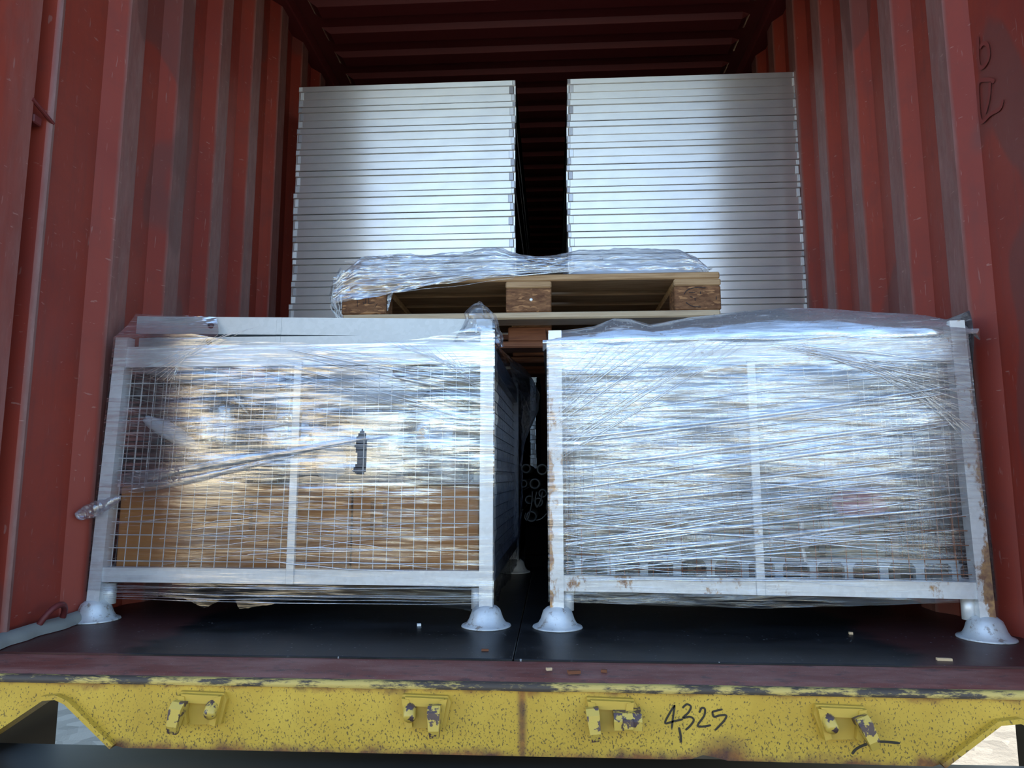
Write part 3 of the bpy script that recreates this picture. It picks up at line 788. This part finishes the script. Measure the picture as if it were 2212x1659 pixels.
def in_poly(x, z):
    c = False; P = [(p.x-SL.location.x, p.z) for p in hole_poly]; j = len(P)-1
    for i in range(len(P)):
        if (P[i][1] > z) != (P[j][1] > z) and x < (P[j][0]-P[i][0])*(z-P[i][1])/(P[j][1]-P[i][1])+P[i][0]: c = not c
        j = i
    return c
ff = film_front(SL, LL, pxl, ztop_l, zbot_l, 'film', in_poly, 2.0, midx=gx(-.604), slope=.05)
tag(ff, 'clear stretch film with horizontal glossy streaks and a torn hole')
# film over the end of the galvanised beam
def endfilm(u, v):
    # v 0 = along stillage top front, v 1 = along beam top
    X = -1.135+u*.30
    lo = Vector((X-.0, 1.853, .765)); hi = Vector((-1.100+u*.235, 1.893, .842-.012*u))
    p = lo.lerp(hi, v); p.y += .008*math.sin(PI*v)+.0012*nz(u*9,v*14,3); p.z += .001*nz(u*14, v*8)
    return tuple(p)
eo = MB().grid(endfilm, 60, 50).build('film_corner', 'film_tent', SL, True, fixn=False); eo.matrix_parent_inverse = SL.matrix_basis.inverted() if False else eo.matrix_parent_inverse
def to_local(o, root):
    inv = (Matrix.Translation(root.location) @ Matrix.Rotation(root.rotation_euler.z, 4, 'Z')).inverted()
    for vtx in o.data.vertices: vtx.co = inv @ vtx.co
    return o
to_local(eo, SL)
# gathered film on the inner side face of the left stillage
def side_film(u, v):
    y = 1.842+u*1.06; zb = .06+.02*nz(y*8); zt = .765+.01*nz(y*5,2)
    if u < .06: zt += .01
    z = zb+(zt-zb)*v
    b = .070*math.exp(-((u-.42)/.26)**2-((z-.63)/.11)**2)+.030*math.sin(PI*u)*smoothstep(.06,.3,z)*smoothstep(.8,.72,z)
    x = -.062+.017*(u)+b+.004*nz(y*10+z*6, z*30)+.003*nz(y*28, (z+y*.6)*44)
    if v > .93: x -= (v-.93)/.07*.03
    return (x, y, z)
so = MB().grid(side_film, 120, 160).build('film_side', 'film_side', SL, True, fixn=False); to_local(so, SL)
tag(so, 'dark gathered film bulging along the side')
def side_film_l(u, v):
    y = 1.862+u*1.06; z = .075+(.765-.075)*v
    return (-1.166+.030*(z/.77)+.015*u-.002+.003*nz(y*9,z*14)+.002*nz(y*24,z*40), y, z)
to_local(MB().grid(side_film_l, 60, 90).build('film_side', 'film_blocking', SL, True, fixn=False), SL)  # outer sheet, tinted dark to keep light off the left wall
# crumpled film tuft on the corner
def tuft(u, v):
    a = u*2*PI; r = .062*(1-.40*v)*(1+.45*nz(math.cos(a)*1.6, math.sin(a)*1.6, v*3)+.12*nz(math.cos(a)*6, math.sin(a)*6, v*9)); r *= math.cos(v*PI/2)**.45 if v < 1 else 0
    return (-.105+r*math.cos(a)*1.15-.012*v, 1.895+r*math.sin(a)*.7, .735+.125*v+.01*nz(a, v*4))
tu = MB().grid(tuft, 72, 34).build('film_tuft', 'film_wisp', SL, True, fixn=False); to_local(tu, SL)
# twisted tail of film
tail = MB()
cp = curve_pts([at(262,1076,1.838), at(240,1084,1.835), at(214,1096,1.835), at(190,1106,1.835), at(168,1114,1.838)], 10)
rs = [lerp_table([(0,.004),(.3,.014),(.55,.020),(.8,.017),(1,.010)], i/(len(cp)-1))*(1+.25*nz(i*.7)) for i in range(len(cp))]
tail.tube(cp, rs, 18)
tail.v = [(x+.004*nz(x*60,z*60), y*1.0+.004*nz(x*50,z*50,4), z+.004*nz(x*60,z*60,9)) for x,y,z in tail.v]
to_local(tail.build('film_tail', 'film_fold', SL, True), SL)

def folds(root, specs, mat, ys, seed, name='film_fold', bulge=.013):
    """rolled strands of film lying on the sheet: specs = (px0,py0,px1,py1,width_m) in photo pixels projected on the face"""
    mb = MB(); rnd = random.Random(seed)
    for (xa, ya, xb, yb, w) in specs:
        A = at(xa, ya, ys(xa)); B = at(xb, yb, ys(xb)); n = 26; vs = []
        bow = rnd.uniform(-.010,.010); ph = rnd.uniform(0,50)
        for i in range(n+1):
            t = i/n; p = A.lerp(B, t); p.z += bow*math.sin(PI*t)+.003*nz(t*5+ph)
            p.y = p.y-.0030-bulge*math.sin(PI*min(1,max(0,(p.z-.10)/.64)))
            ww = w*(.25+.75*math.sin(PI*min(1,max(0,t*.96+.02)))**.5)*(1+.4*nz(t*7+ph,3))
            for k in range(5):
                a = PI*k/4; vs.append((p.x, p.y-math.sin(a)*min(.0028, ww*.35), p.z+math.cos(a)*ww/2))
        fs = []
        for i in range(n):
            for k in range(4): a = i*5+k; fs.append((a,a+1,a+6,a+5))
        mb.add(vs, fs)
    o = mb.build(name, mat, root, True, fixn=False); to_local(o, root); o['kind'] = 'stuff'; return o
ysl = lambda px_: 1.8525-(px_-220)/830*.018
spec = []
rnd = random.Random(5)
for k in range(9):       # fan from the beam corner down-left
    spec.append((560-k*22, 706+k*4, 300+k*10, 800+k*6, .003))
for k in range(16):      # broad band sweeping from the middle to the right post
    t = k/15; spec.append((640-60*t+rnd.uniform(-40,40), 742+60*t, 1040, 800+130*t+rnd.uniform(-8,8), rnd.choice((.003,.004,.006,.009))))
for k in range(10):
    spec.append((810+k*18, 735+k*2, 1036, 800+k*7, .0028))
for k in range(20):
    y = rnd.uniform(810,1040); spec.append((rnd.uniform(400,480), y, rnd.uniform(600,760), y+rnd.uniform(-26,6), rnd.choice((.0025,.004,.006))))
for k in range(30):
    y = rnd.uniform(1075,1225); x = rnd.uniform(240,700); spec.append((x, y, x+rnd.uniform(200,340), y+rnd.uniform(-30,30), rnd.choice((.0025,.003,.005))))
for k in range(8):
    spec.append((225, 1263+k*4, 1040, 1268+k*5+rnd.uniform(-5,5), .0035))
folds(SL, spec, 'film_fold', ysl, 2)
folds(SL, [(262, 1064-k*5, 560+k*40, 1000-k*9+rnd.uniform(-6,6), rnd.choice((.010,.016,.022))) for k in range(8)], 'film_wisp', ysl, 4)

# ---------------------------------------------------------------- film on the right stillage
def ztop_r(x): return .738
def zbot_r(x):
    X = x+SR.location.x
    return lerp_table([(.07,.066),(.6,.062),(.8,.072),(1.13,.090)], X)+.002*nz(X*12,4)
fr = film_front(SR, LR, pxr, ztop_r, zbot_r, 'film_r', None, 9.0, midx=.596-SR.location.x, slope=-.12, amp=1.25)
tag(fr, 'milky layered stretch film with long slanting folds')
def ridge(X): return lerp_table([(.07,.765),(.116,.779),(.20,.788),(.255,.809),(.30,.806),(.35,.790),(.47,.807),(.60,.819),(.70,.824),(.80,.820),(.95,.806),(1.05,.795),(1.12,.778)], X)
def plateau(X, y):
    return .770+.012*nz(X*3,y*2)
def top_film(u, v):
    s = SR.rotation_euler.z
    X0 = .062+u*1.075; yf = 1.853+(X0-.0955)*math.tan(s)-.022
    r = ridge(X0)
    if v < .4:
        t = v/.4; y = yf+.065*t**2.2; z = .732+(r-.732)*t**.9
    else:
        t = (v-.4)/.6; y = yf+.065+.90*t; z = r+(plateau(X0,y)-r)*smoothstep(.05,.34,t)
    z += .115*math.exp(-(max(0,1.03-X0)/.24)**2-(max(0,X0-1.03)/.12)**2-((y-2.17)/.12)**2)
    e = smoothstep(0,.03,u)*smoothstep(0,.03,1-u)
    z = z*(1)-.03*(1-e)*(v>.1)
    z += e*(.0018*nz(X0*12,y*9,2)+.0004*nz(X0*40,y*30,5)); 
    x = X0+(.012*math.sin(PI*min(1,v*2))*smoothstep(.9,1,u))
    return (x, y+.0012*nz(X0*16,v*12,8), z)
tf = MB().grid(top_film, 220, 160).build('film_top', 'film_top', SR, True, fixn=False); to_local(tf, SR)
tag(tf, 'film draped over the top in lumps, beaded with droplets')
def side_film_r(u, v):
    y = 1.835+u*1.0; z = .07+(.775-.07)*v
    x = .073+.055*u-.012*math.sin(PI*u)-.006*nz(y*8,z*12)-.004*nz(y*26,(z+y*.5)*40)
    return (x, y, z)
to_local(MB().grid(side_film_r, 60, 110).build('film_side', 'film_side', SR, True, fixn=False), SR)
def side_film_rr(u, v):
    y = 1.765+u*.95; z = .09+(.79-.09)*v
    x = 1.132+.014*u-.016*(z/.77)+.012*math.exp(-((z-.74)/.07)**2)*math.exp(-(u/.25)**2)+.003*nz(y*20,z*20)
    return (x, y, z)
to_local(MB().grid(side_film_rr, 40, 80).build('film_side', 'film_blocking', SR, True, fixn=False), SR)  # same light-blocking tint beside the right wall
# droplets on the draped film
dm = MB(); rnd = random.Random(14)
for k in range(420):
    u = rnd.uniform(.1,.95); v = rnd.uniform(.22,.55) if rnd.random() < .8 else rnd.uniform(.05,.3)
    p = Vector(top_film(u, v)); r = rnd.uniform(.0010,.0028)
    o_ = len(dm.v)
    vs = [(p.x+r*math.cos(a), p.y-.001+r*math.sin(a), p.z) for a in [2*PI*i/6 for i in range(6)]]+[(p.x,p.y-.0015,p.z+r*.7)]
    dm.add(vs, [(i,(i+1)%6,6) for i in range(6)])
od = dm.build('water_droplets', 'film_fold', SR, True); to_local(od, SR); od['kind'] = 'stuff'
ysr = lambda px_: 1.8305-(px_-1190)/950*.066
spec = []; rnd = random.Random(31)
for k in range(22):      # long slanting folds
    y = 860+k*16+rnd.uniform(-8,8)
    spec.append((1222+rnd.uniform(0,60), y+52, 2090+rnd.uniform(-60,0), y-60+rnd.uniform(-16,16), rnd.choice((.004,.006,.008,.012))))
for k in range(16):
    y = 1080+k*9; spec.append((1222, y+rnd.uniform(10,40), rnd.uniform(1650,2095), y+rnd.uniform(-80,-20), rnd.choice((.004,.006,.010))))
for k in range(14):
    y = 1050+k*13; spec.append((1225, y-rnd.uniform(0,30), rnd.uniform(1700,2095), y+rnd.uniform(10,50), rnd.choice((.003,.005,.008))))
for k in range(18):      # fan, upper left corner
    spec.append((1196, 850+k*9, 1290+k*20, 742-k*.6, rnd.choice((.003,.005,.007))))
for k in range(22):      # fan, upper right
    spec.append((1640+k*14+rnd.uniform(-20,20), 742+k*2, 2088, 800+k*8+rnd.uniform(-8,8), rnd.choice((.003,.005,.008))))
for k in range(7): spec.append((1222, 1226+k*5, 2105, 1222+k*6, .004))
folds(SR, spec, 'film_fold', ysr, 6)

# ================================================================== CONTENTS, LEFT STILLAGE
def carton(name, x0, x1, y0, y1, z0, z1, label, slots):
    root = empty(name, ((x0+x1)/2, y0, z0)); tag(root, label, 'carton', 'brown cartons in the left stillage')
    w = (x1-x0)/2; h = z1-z0; d = y1-y0
    MB().box(-w, w, 0, d, 0, h, .003).build('body', 'card', root)
    for s in (-1,1):
        fl = MB().box(-w+.004, w-.004, (0 if s < 0 else d/2+.002), (d/2-.002 if s < 0 else d), h+.0005, h+.0045, .001).build('flap', 'card', root)
    for sx in slots:
        lx = sx-(x0+x1)/2
        for q in (-.0165,.0165):
            MB().box(lx+q-.0045, lx+q+.0045, -.0022, .001, h-.115, h-.035, .001).build('fold_tab', 'card_dark', root)
    return root
carton('cardboard_carton', -1.112, -.462, 1.902, 2.40, .112, .352, 'brown cardboard carton behind the mesh, left of the torn film hole', [-.755])
carton('cardboard_carton', -.456, -.112, 1.898, 2.40, .112, .350, 'narrower brown cardboard carton by the inner post of the left stillage', [-.385])
def bag(name, c, r, label, mat='bag', seed=0, cat='bag', group='plastic bags inside the left stillage'):
    mb = MB(); nu, nv = 56, 36; vs = []
    for j in range(nv+1):
        th = PI*j/nv
        for i in range(nu):
            a = 2*PI*i/nu; d = Vector((math.sin(th)*math.cos(a), math.sin(th)*math.sin(a), math.cos(th)))
            k = 1+.16*nz(d.x*2+seed, d.y*2, d.z*2)+.10*abs(nz(d.x*6+seed, d.y*6, d.z*6))+.04*nz(d.x*15, d.y*15+seed, d.z*15)
            z = d.z*r[2]*k
            vs.append((d.x*r[0]*k, d.y*r[1]*k, max(z, -r[2]*.82)))
    fs = [(j*nu+i, j*nu+(i+1)%nu, (j+1)*nu+(i+1)%nu, (j+1)*nu+i) for j in range(nv) for i in range(nu)]
    o = mb.add(vs, fs).build(name, mat, None, True); o.location = c
    return tag(o, label, cat, group)
bag('clear_plastic_bag', (-.955,2.10,.352+.150), (.11,.10,.165), 'crumpled clear plastic bag above the cartons by the outer post', seed=1)
pb = bag('white_plastic_bag', (-1.005,1.945,.505), (.085,.020,.024), 'small pale bag slanting behind the mesh at the outer upper left', 'sack', 4); pb.rotation_euler = (0,.5,0)
bag('clear_plastic_bag', (-.66,2.06,.352+.130), (.14,.11,.135), 'crumpled clear plastic bag above the cartons near the middle bar', seed=7)
bag('clear_plastic_bag', (-.24,2.05,.352+.125), (.115,.11,.15), 'crumpled clear plastic bag above the cartons by the inner post', seed=12)
bag('white_plastic_bag', (-.535,1.945,.352+.066), (.042,.022,.055), 'pale bag just left of the torn film hole', 'sack', 15)

# galvanised beams on top of the left stillage
def beam(name, A, B, h, d, label, bolt):
    A = Vector(A); B = Vector(B); L = (B-A).length; root = empty(name, A); 
    dirv = (B-A).normalized(); root.rotation_mode = 'QUATERNION'
    m = Matrix((dirv, Vector((0,0,1)).cross(dirv).normalized(), Vector((0,0,1)))).transposed(); root.rotation_quaternion = m.to_quaternion()
    tag(root, label, 'beam', 'galvanised beams on the left stillage')
    b = MB().prism([(0,0),(0,h),(d,h),(d,h-.004),(.004,h-.004),(.004,.004),(d,.004),(d,0)], L, 'yz', 0)
    b.build('channel', 'galv_beam', root)
    for q in (.40,):
        MB().box(L*q, L*q+.014, -.0012, 0, 0, h, .0004).build('joint_plate', 'galv_beam', root)
    MB().lathe([(0,.006),(.004,.006),(.0055,.004),(.0085,.003),(.0085,0)], (0,0,0), 16).xform(Matrix.Translation((bolt, 0, h*.5)) @ Matrix.Rotation(PI/2, 4, 'X')).build('bolt_head', 'dark', root, True)
    return root
beam('galvanised_beam', (-1.100,1.900,.786), (-.080,1.908,.748), .050, .06, 'upper galvanised steel channel lying across the left stillage top', .218)
beam('galvanised_beam', (-1.085,1.893,.7415), (-.095,1.893,.7415), .030, .05, 'lower galvanised steel channel just above the left stillage rail', .205)
# clamp fitting on the corner
clamp = empty('corner_clamp', (-.100,1.872,.767)); tag(clamp, 'small blue zinc corner clamp under the film tuft', 'clamp')
MB().box(-.022,-.016,-.012,.012,0,.026,.001).build('plate', 'blueframe', clamp)
MB().tube([(-.05,0,.010),(-.006,0,.012)], .008, 12).build('bolt', 'galv', clamp, True)
MB().prism([(-.012,0),(.016,0),(.016,.010),(.004,.022),(-.012,.018)], .012, 'xz', -.006).build('jaw', 'blueframe', clamp)

# ================================================================== CONTENTS, RIGHT STILLAGE
def jack(c, L, ang, label, y=0):
    root = empty('threaded_jack', c); root.rotation_euler = (0, ang, .03); tag(root, label, 'jack', 'threaded jacks in the right stillage')
    mb = MB(); n = int(L/.0022); pts = []; rs = []
    for i in range(n+1):
        pts.append((i*.0022, 0, 0)); rs.append(.0125+.0022*(1 if (i % 4) < 2 else -1)*.7)
    mb.tube(pts, rs, 14); mb.build('threaded_rod', 'thread', root, True)
    q = L*.56
    MB().tube([(q-.012,0,0),(q+.012,0,0)], .021, 6).build('collar_nut', 'galv', root)
    for s in (-1,1): MB().tube([(q,0,s*.016),(q+.004,-.004,s*.052)], .006, 8).build('nut_handle', 'galv', root)
    return root
jack((.285,1.905,.292), .225, -.02, 'upper threaded zinc jack rod, left of the right stillage middle bar')
jack((.295,1.925,.214), .215, -.03, 'lower threaded zinc jack rod, left of the right stillage middle bar')
jack((.615,1.868,.214), .190, -.03, 'threaded zinc jack rod right of the right stillage middle bar')
PLZ = [(.150,.30,1.99,.12,.34,.3,'plate','grey base plate standing beside the inner post of the right stillage'),
       (.305,.50,2.02,.165,.365,-.1,'plate2','pinkish grey base plate behind the upper jack rod'),
       (.44,.585,1.945,.150,.262,.0,'plate','pale grey base plate left of the right stillage middle bar'),
       (.63,.80,1.955,.150,.300,.12,'plate','grey base plate behind the jack rod right of the middle bar'),
       (.80,.955,1.925,.168,.272,.05,'plate','grey green base plate below the pink bag'),
       (.88,1.02,1.99,.28,.40,-.08,'plate2','dull base plate above the pink bag')]
SUP = MB()
for i, (x0, x1, y, z0, z1, rz, m, lab) in enumerate(PLZ):
    o = empty('base_plate', ((x0+x1)/2, y, .102), rz); tag(o, lab, 'plate', 'steel plates in the right stillage'); w = (x1-x0)/2
    MB().box(-w, w, 0, .008, z0-.102, z1-.102, .002).build('plate', m, o)
    MB().tube([(0,.008,(z0+z1)/2-.102),(0,.06,(z0+z1)/2-.102)], .02, 12).build('spigot', m, o, True)
    for s in (-1,1): MB().box(s*(w-.012)-.008, s*(w-.012)+.008, .0, .008, .0, z0-.100, .001).build('stand_off', m, o)
# perforated casting along the tray
cf = empty('perforated_frame', (.62,1.875,.103), -.06); tag(cf, 'blue-grey perforated steel frame along the bottom of the right stillage', 'frame')
xs = [-.47+.085*i for i in range(12)]
MB().box(-.475,.475,0,.02,.062,.072,.002).build('top_bar', 'blueframe', cf); MB().box(-.475,.475,0,.02,0,.008,.002).build('bottom_bar', 'blueframe', cf)
for i in range(12):
    x = -.468+i*.085
    MB().prism([(x-.013,.008),(x+.013,.008),(x+.010,.016),(x+.010,.052),(x+.018,.062),(x-.018,.062),(x-.010,.052),(x-.010,.016)], .018, 'xz', .001).build('upright', 'blueframe', cf)
bag('pink_plastic_bag', (.885,1.905,.318), (.065,.035,.042), 'pink plastic bag low behind the right stillage mesh', 'pink', 21, 'bag', 'bags inside the right stillage').location.z = .312
bag('white_plastic_bag', (.44,1.98,.612), (.15,.08,.085), 'large white plastic bag high behind the mesh, left of the right stillage middle bar', 'sack', 31, 'bag', 'bags inside the right stillage')
bag('white_plastic_bag', (.77,1.98,.60), (.15,.08,.10), 'large white plastic bag high behind the mesh, right of the right stillage middle bar', 'sack', 33, 'bag', 'bags inside the right stillage')
bag('grey_plastic_bag', (.42,2.02,.44), (.20,.08,.09), 'grey crumpled bag at mid height left of the right stillage middle bar', 'bag', 35, 'bag', 'bags inside the right stillage')
bag('grey_plastic_bag', (.80,2.06,.43), (.16,.08,.085), 'grey crumpled bag at mid height right of the right stillage middle bar', 'bag', 38, 'bag', 'bags inside the right stillage')
tg = MB().box(-.012,.012,0,.002,-.035,.035,.0005).build('paper_label', 'white'); tg.location = (1.015,1.90,.45); tg.rotation_euler = (0,.06,-.06); tag(tg, 'small white paper label behind mesh near the outer right post', 'label')

# ================================================================== PALLETS
def euro_pallet(name, loc, label, hgt, blk, mats, rz=0.0, brand=False):
    root = empty(name, loc, rz); tag(root, label, 'pallet', 'timber pallets across the stillages')
    W, D = 1.2, (.80 if hgt else .70); zb = .022; z1 = zb+blk; zs = z1+.022; zt = zs+.022
    deck_m, board_m, block_m = mats
    for (y0, y1) in ((0,.1),(D/2-.05,D/2+.05),(D-.1,D)):
        MB().box(-W/2+.004, W/2-.004, y0, y1, 0, zb, .005).build('bottom_board', board_m, root)
    for x in (-W/2+.0725, 0, W/2-.0725):
        for (y0, y1) in ((.002,.1),(D/2-.0725,D/2+.0725),(D-.1,D)):
            w = .0725 if x else .0725
            blo = MB().box(x-w+.001, x+w-.001, y0, y1, zb, z1, .004).build('block', block_m, root)
    if hgt:
        for x in (-W/2+.0725, 0, W/2-.0725):
            MB().box(x-.0725, x+.0725, 0, D, z1, zs, .004).build('stringer_board', deck_m, root)
        for (y0, y1) in ((0,.145),(.185,.285),(.3275,.4725),(.515,.615),(.655,.80)):
            MB().box(-W/2+.003, W/2-.003, y0, y1, zs, zt, .004).build('deck_board', 'wood' if y0 < .01 else deck_m, root)
    if brand:
        MB().lathe([(0,.003),(.004,.0025),(.0055,0)], (0,0,0), 12).xform(Matrix.Translation((.008, .002, zb+.040)) @ Matrix.Rotation(PI/2, 4, 'X')).build('nail_head', 'galv', root)
    return root
PY = 2.155
pal = euro_pallet('euro_pallet', (.014, PY, .872), 'pale timber pallet carrying crumpled film, bridging the two stillages', True, .078, ('wood','wood_grey','chip'), 0.0, True)
low = euro_pallet('low_pallet', (.014, PY+.105, .800), 'dark reddish timber skid under the pale pallet, seen in the gap', False, .048, ('wood_red','wood_red','wood_red'))
for (y0, y1) in ((.12,.24),(.28,.40),(.48,.58),(.60,.69)):
    MB().box(-.6,.6,y0,y1,.0505,.0695,.003).build('slat', 'wood_red', low)
# brand marks burnt into the blocks
def blk(px, py): p = at(px, py, PY+.0012); return Vector((p.x-.014, p.y-PY, p.z-.872))
mb = MB()
def bq(x, y): return blk(1440+x/13.83, 580+y/13.83)
for st in ([(520,770),(600,660),(740,595),(950,565),(1165,580)], [(575,1010),(680,1085),(830,1140),(1020,1145)], [(850,870),(850,970)], [(1480,830),(1480,930)], [(660,720),(860,715)], [(690,840),(780,860)], [(1010,690),(1015,760)]):
    ribbon(mb, curve_pts([bq(*p) for p in st], 6), .0026, .0006)
tag(mb.build('brand_mark', 'burn', pal), 'worn oval brand burnt into the right block')
mb = MB()
def bp(x, y): return blk(720+x/12.29, 600+y/12.29)
for st in ([(640,560),(638,770)], [(640,650),(715,640)], [(860,560),(860,680)], [(795,640),(800,680),(860,680)], [(945,510),(942,690)], [(945,690),(1090,660)], [(1170,680),(1100,790)]):
    ribbon(mb, [bp(*p) for p in st], .0022, .0006)
tag(mb.build('brand_mark', 'burn', pal), 'worn letters burnt into the left block')

# load on the pallet: two flat white sacks under crumpled clear film
ZP = .872+.144+.0015
wb = empty('wrapped_sacks', (.0, PY, ZP)); tag(wb, 'flattened white sacks under crumpled clear film on the pale pallet', 'sacks')
def lump(x0, x1, y0, y1, hmax, seed, name):
    def fn(u, v):
        x = x0+(x1-x0)*u; y = y0+(y1-y0)*v
        e = (max(0,1-abs(2*u-1)**4))**.5*(max(0,1-abs(2*v-1)**4))**.5
        return (x, y-PY, e*hmax*(.8+.35*nz(x*5+seed,y*5)+.12*nz(x*17,y*17+seed))+.002)
    mb = MB().grid(fn, 60, 40)
    return mb.build(name, 'sack', wb, True, fixn=False)
lump(-.545,-.02,PY+.05,PY+.60,.068,2,'sack'); lump(.135,.565,PY+.035,PY+.60,.085,6,'sack')
topz = [(-.60,.0),(-.585,.035),(-.53,.082),(-.45,.084),(-.32,.082),(-.2,.090),(-.13,.102),(-.09,.104),(-.04,.082),(.04,.068),(.12,.074),(.18,.088),(.29,.100),(.42,.100),(.50,.094),(.55,.066),(.585,.012)]
lowz = [(-.62,-.10),(-.60,-.088),(-.53,-.076),(-.44,-.062),(-.38,-.050),(-.30,-.034),(-.22,-.026),(-.12,-.012),(-.05,-.004),(.05,.002),(.15,.004),(.585,.003)]
def pfilm(u, v):
    x = -.612+u*1.20
    zl = lerp_table(lowz, x); zt_ = lerp_table(topz, x)
    if v < .6:
        t = v/.6; z = zl+(zt_-zl)*(1-(1-t)**1.6); y = -.006+(.05+.05*smoothstep(.1,.4,x))*t**2
        if zl+(zt_-zl)*t < 0: y = min(y, -.006)
    else:
        t = (v-.6)/.4; z = zt_*(1-.12*t)+.012*nz(x*6, t*3); y = .09+.50*t
    z += .005*nz(x*9, v*9, 1)+.004*nz(x*20+v*10, v*30)+.0025*nz(x*50, v*44, 6); y += .006*nz(x*12, v*14, 4)+.003*nz(x*34, v*30, 9)
    return (x, y, max(z, -.12))
tag(MB().grid(pfilm, 240, 110).build('film', 'film_pallet', wb, True, fixn=False), 'crumpled clear film slipping down over the left corner')
def hang(u, v):      # film hanging down the left end of the pallet
    a = v; x = -.592-.030*math.sin(PI*v)-.012*u+.004*nz(u*6,v*9); y = -.006+u*.16; z = .03-.185*v+.004*nz(u*9,v*6)
    return (x-.0, y, z)
MB().grid(hang, 24, 50).build('film_hang', 'film_pallet', wb, True, fixn=False)
def flapf(u, v):     # torn flap inside the left fork opening
    p = at(1,1,1); A = at(800,640,PY+.004); B = at(850,628,PY+.03); Cc = at(838,672,PY+.02)
    q = A.lerp(B,u)*(1-v)+Cc*v+Vector((0,.004*nz(u*8,v*8),0)); return (q.x, q.y-PY, q.z-ZP)
MB().grid(flapf, 20, 20).build('film_flap', 'film_pallet', wb, True, fixn=False)
sp = []
w_ys = lambda px_: PY-.004
rnd = random.Random(44)
for k in range(16):
    sp.append((745+rnd.uniform(0,20), 640-k*5, 1000+rnd.uniform(-30,230), 598-k*2.6+rnd.uniform(-4,4), rnd.choice((.003,.004,.006))))
for k in range(6): sp.append((905+k*10, 612-k*3, 1330, 572+k*2, .004))
folds(wb, sp, 'film_fold', w_ys, 8, bulge=0)
for o in wb.children:
    if o.name.startswith('film_fold'):
        for vtx in o.data.vertices: vtx.co.z += 0

# ================================================================== IN THE DARK GAP
cr = empty('timber_bearer', (.05,3.02,0)); tag(cr, 'shade-black timber bearer in the gap under the tube ends', 'bearer')
MB().box(-.085,.085,0,.8,0,.05,.004).build('lower_beam', 'gap_shade', cr); MB().box(-.085,.085,.03,.77,.05,.165,.004).build('upper_beam', 'gap_shade', cr)  # gap darkness is put into the bearer's colour
tubes = [(1155,1045,.0235),(1171,1014,.0245),(1148,1116,.0240),(1163,1085,.020),(1136,1012,.021),(1143,1080,.019),(1172,1066,.019),(1130,1045,.018)]
TL = ['bright ring-shaped steel tube end, middle','large grey steel tube end, upper right','large grey steel tube end, lowest','grey steel tube end, lower middle','dark steel tube end, upper left','dark steel tube end, lower left','dark steel tube end, right side','darkest small steel tube end, far left']
for i, (px_, py_, r) in enumerate(tubes):
    c = at(px_, py_, 3.0)
    t = empty('steel_tube', (c.x, 3.0+i*.004, c.z)); tag(t, TL[i]+' of the tube bundle between the stillages', 'tube', 'steel tubes in the dark gap')
    mb = MB(); n = 20; vs = []
    for y in (0, .75):
        for rr in (r, r*.66):
            vs += [(rr*math.cos(2*PI*k/n), y, rr*math.sin(2*PI*k/n)) for k in range(n)]
    fs = []
    for k in range(n):
        j = (k+1)%n; fs += [(k,j,n+j,n+k),(2*n+k,3*n+k,3*n+j,2*n+j),(k,2*n+k,2*n+j,j),(n+k,n+j,3*n+j,3*n+k)]
    mb.add(vs, fs).build('pipe', 'tube', t, True)
for i, path in enumerate(([(1150,1060),(1148,1090),(1140,1122),(1134,1118),(1136,1108)], [(1160,1062),(1156,1080),(1160,1096),(1168,1080),(1172,1062)], [(1158,1124),(1170,1120),(1182,1108)])):
    pts = [at(x, y, 2.985) for x, y in path]; o = empty('wire_hook', pts[0]); tag(o, 'thin bent wire hook, %s of the dark tube bundle' % ('long one at the left','curved one in the middle','short one at the lower right')[i], 'hook', 'wire hooks in the dark gap')
    MB().tube([p-pts[0] for p in curve_pts(pts, 5)], .0032, 6).build('wire', 'tube', o, True)

# ================================================================== LITTER ON THE FLOOR
def chip(px, py, l, w, label, name='wood_splinter', mat='chipwood', rz=-.1, h=.005, Zf=0.0):
    c = atz(px, py, Zf)
    o = MB().prism([(-l/2,-w/2),(-l*.42,w*.1),(-l/2,w/2),(l*.46,w*.45),(l/2,-w*.4)], h, 'xy', 0).build(name, mat); o.location = (c.x, c.y, Zf); o.rotation_euler.z = rz
    return tag(o, label, 'litter', 'litter on the container floor')
chip(2040,1427,.030,.007,'pale wood splinter near the right front edge of the floor')
chip(1838,1370,.009,.007,'tiny pale wood crumb in front of the right stillage')
chip(905,1352,.010,.010,'small grey stone chip in front of the left stillage', 'stone_chip', 'galv', .3, .006)
chip(1186,1448,.012,.006,'pale crumb of wood on the red threshold', 'wood_crumb', 'chipwood', .3, .005, -.006)
chip(1240,1455,.026,.010,'brown flake of rust on the red threshold, nearest the middle', 'rust_flake', 'rust', .2, .006, -.008)
chip(1305,1452,.012,.007,'small brown rust flake on the red threshold, right of the larger one', 'rust_flake', 'rust', -.3, .005, -.008)
chip(1048,1406,.016,.006,'small brown bark chip in front of the inner left foot', 'bark_chip', 'rust', 0, .004)
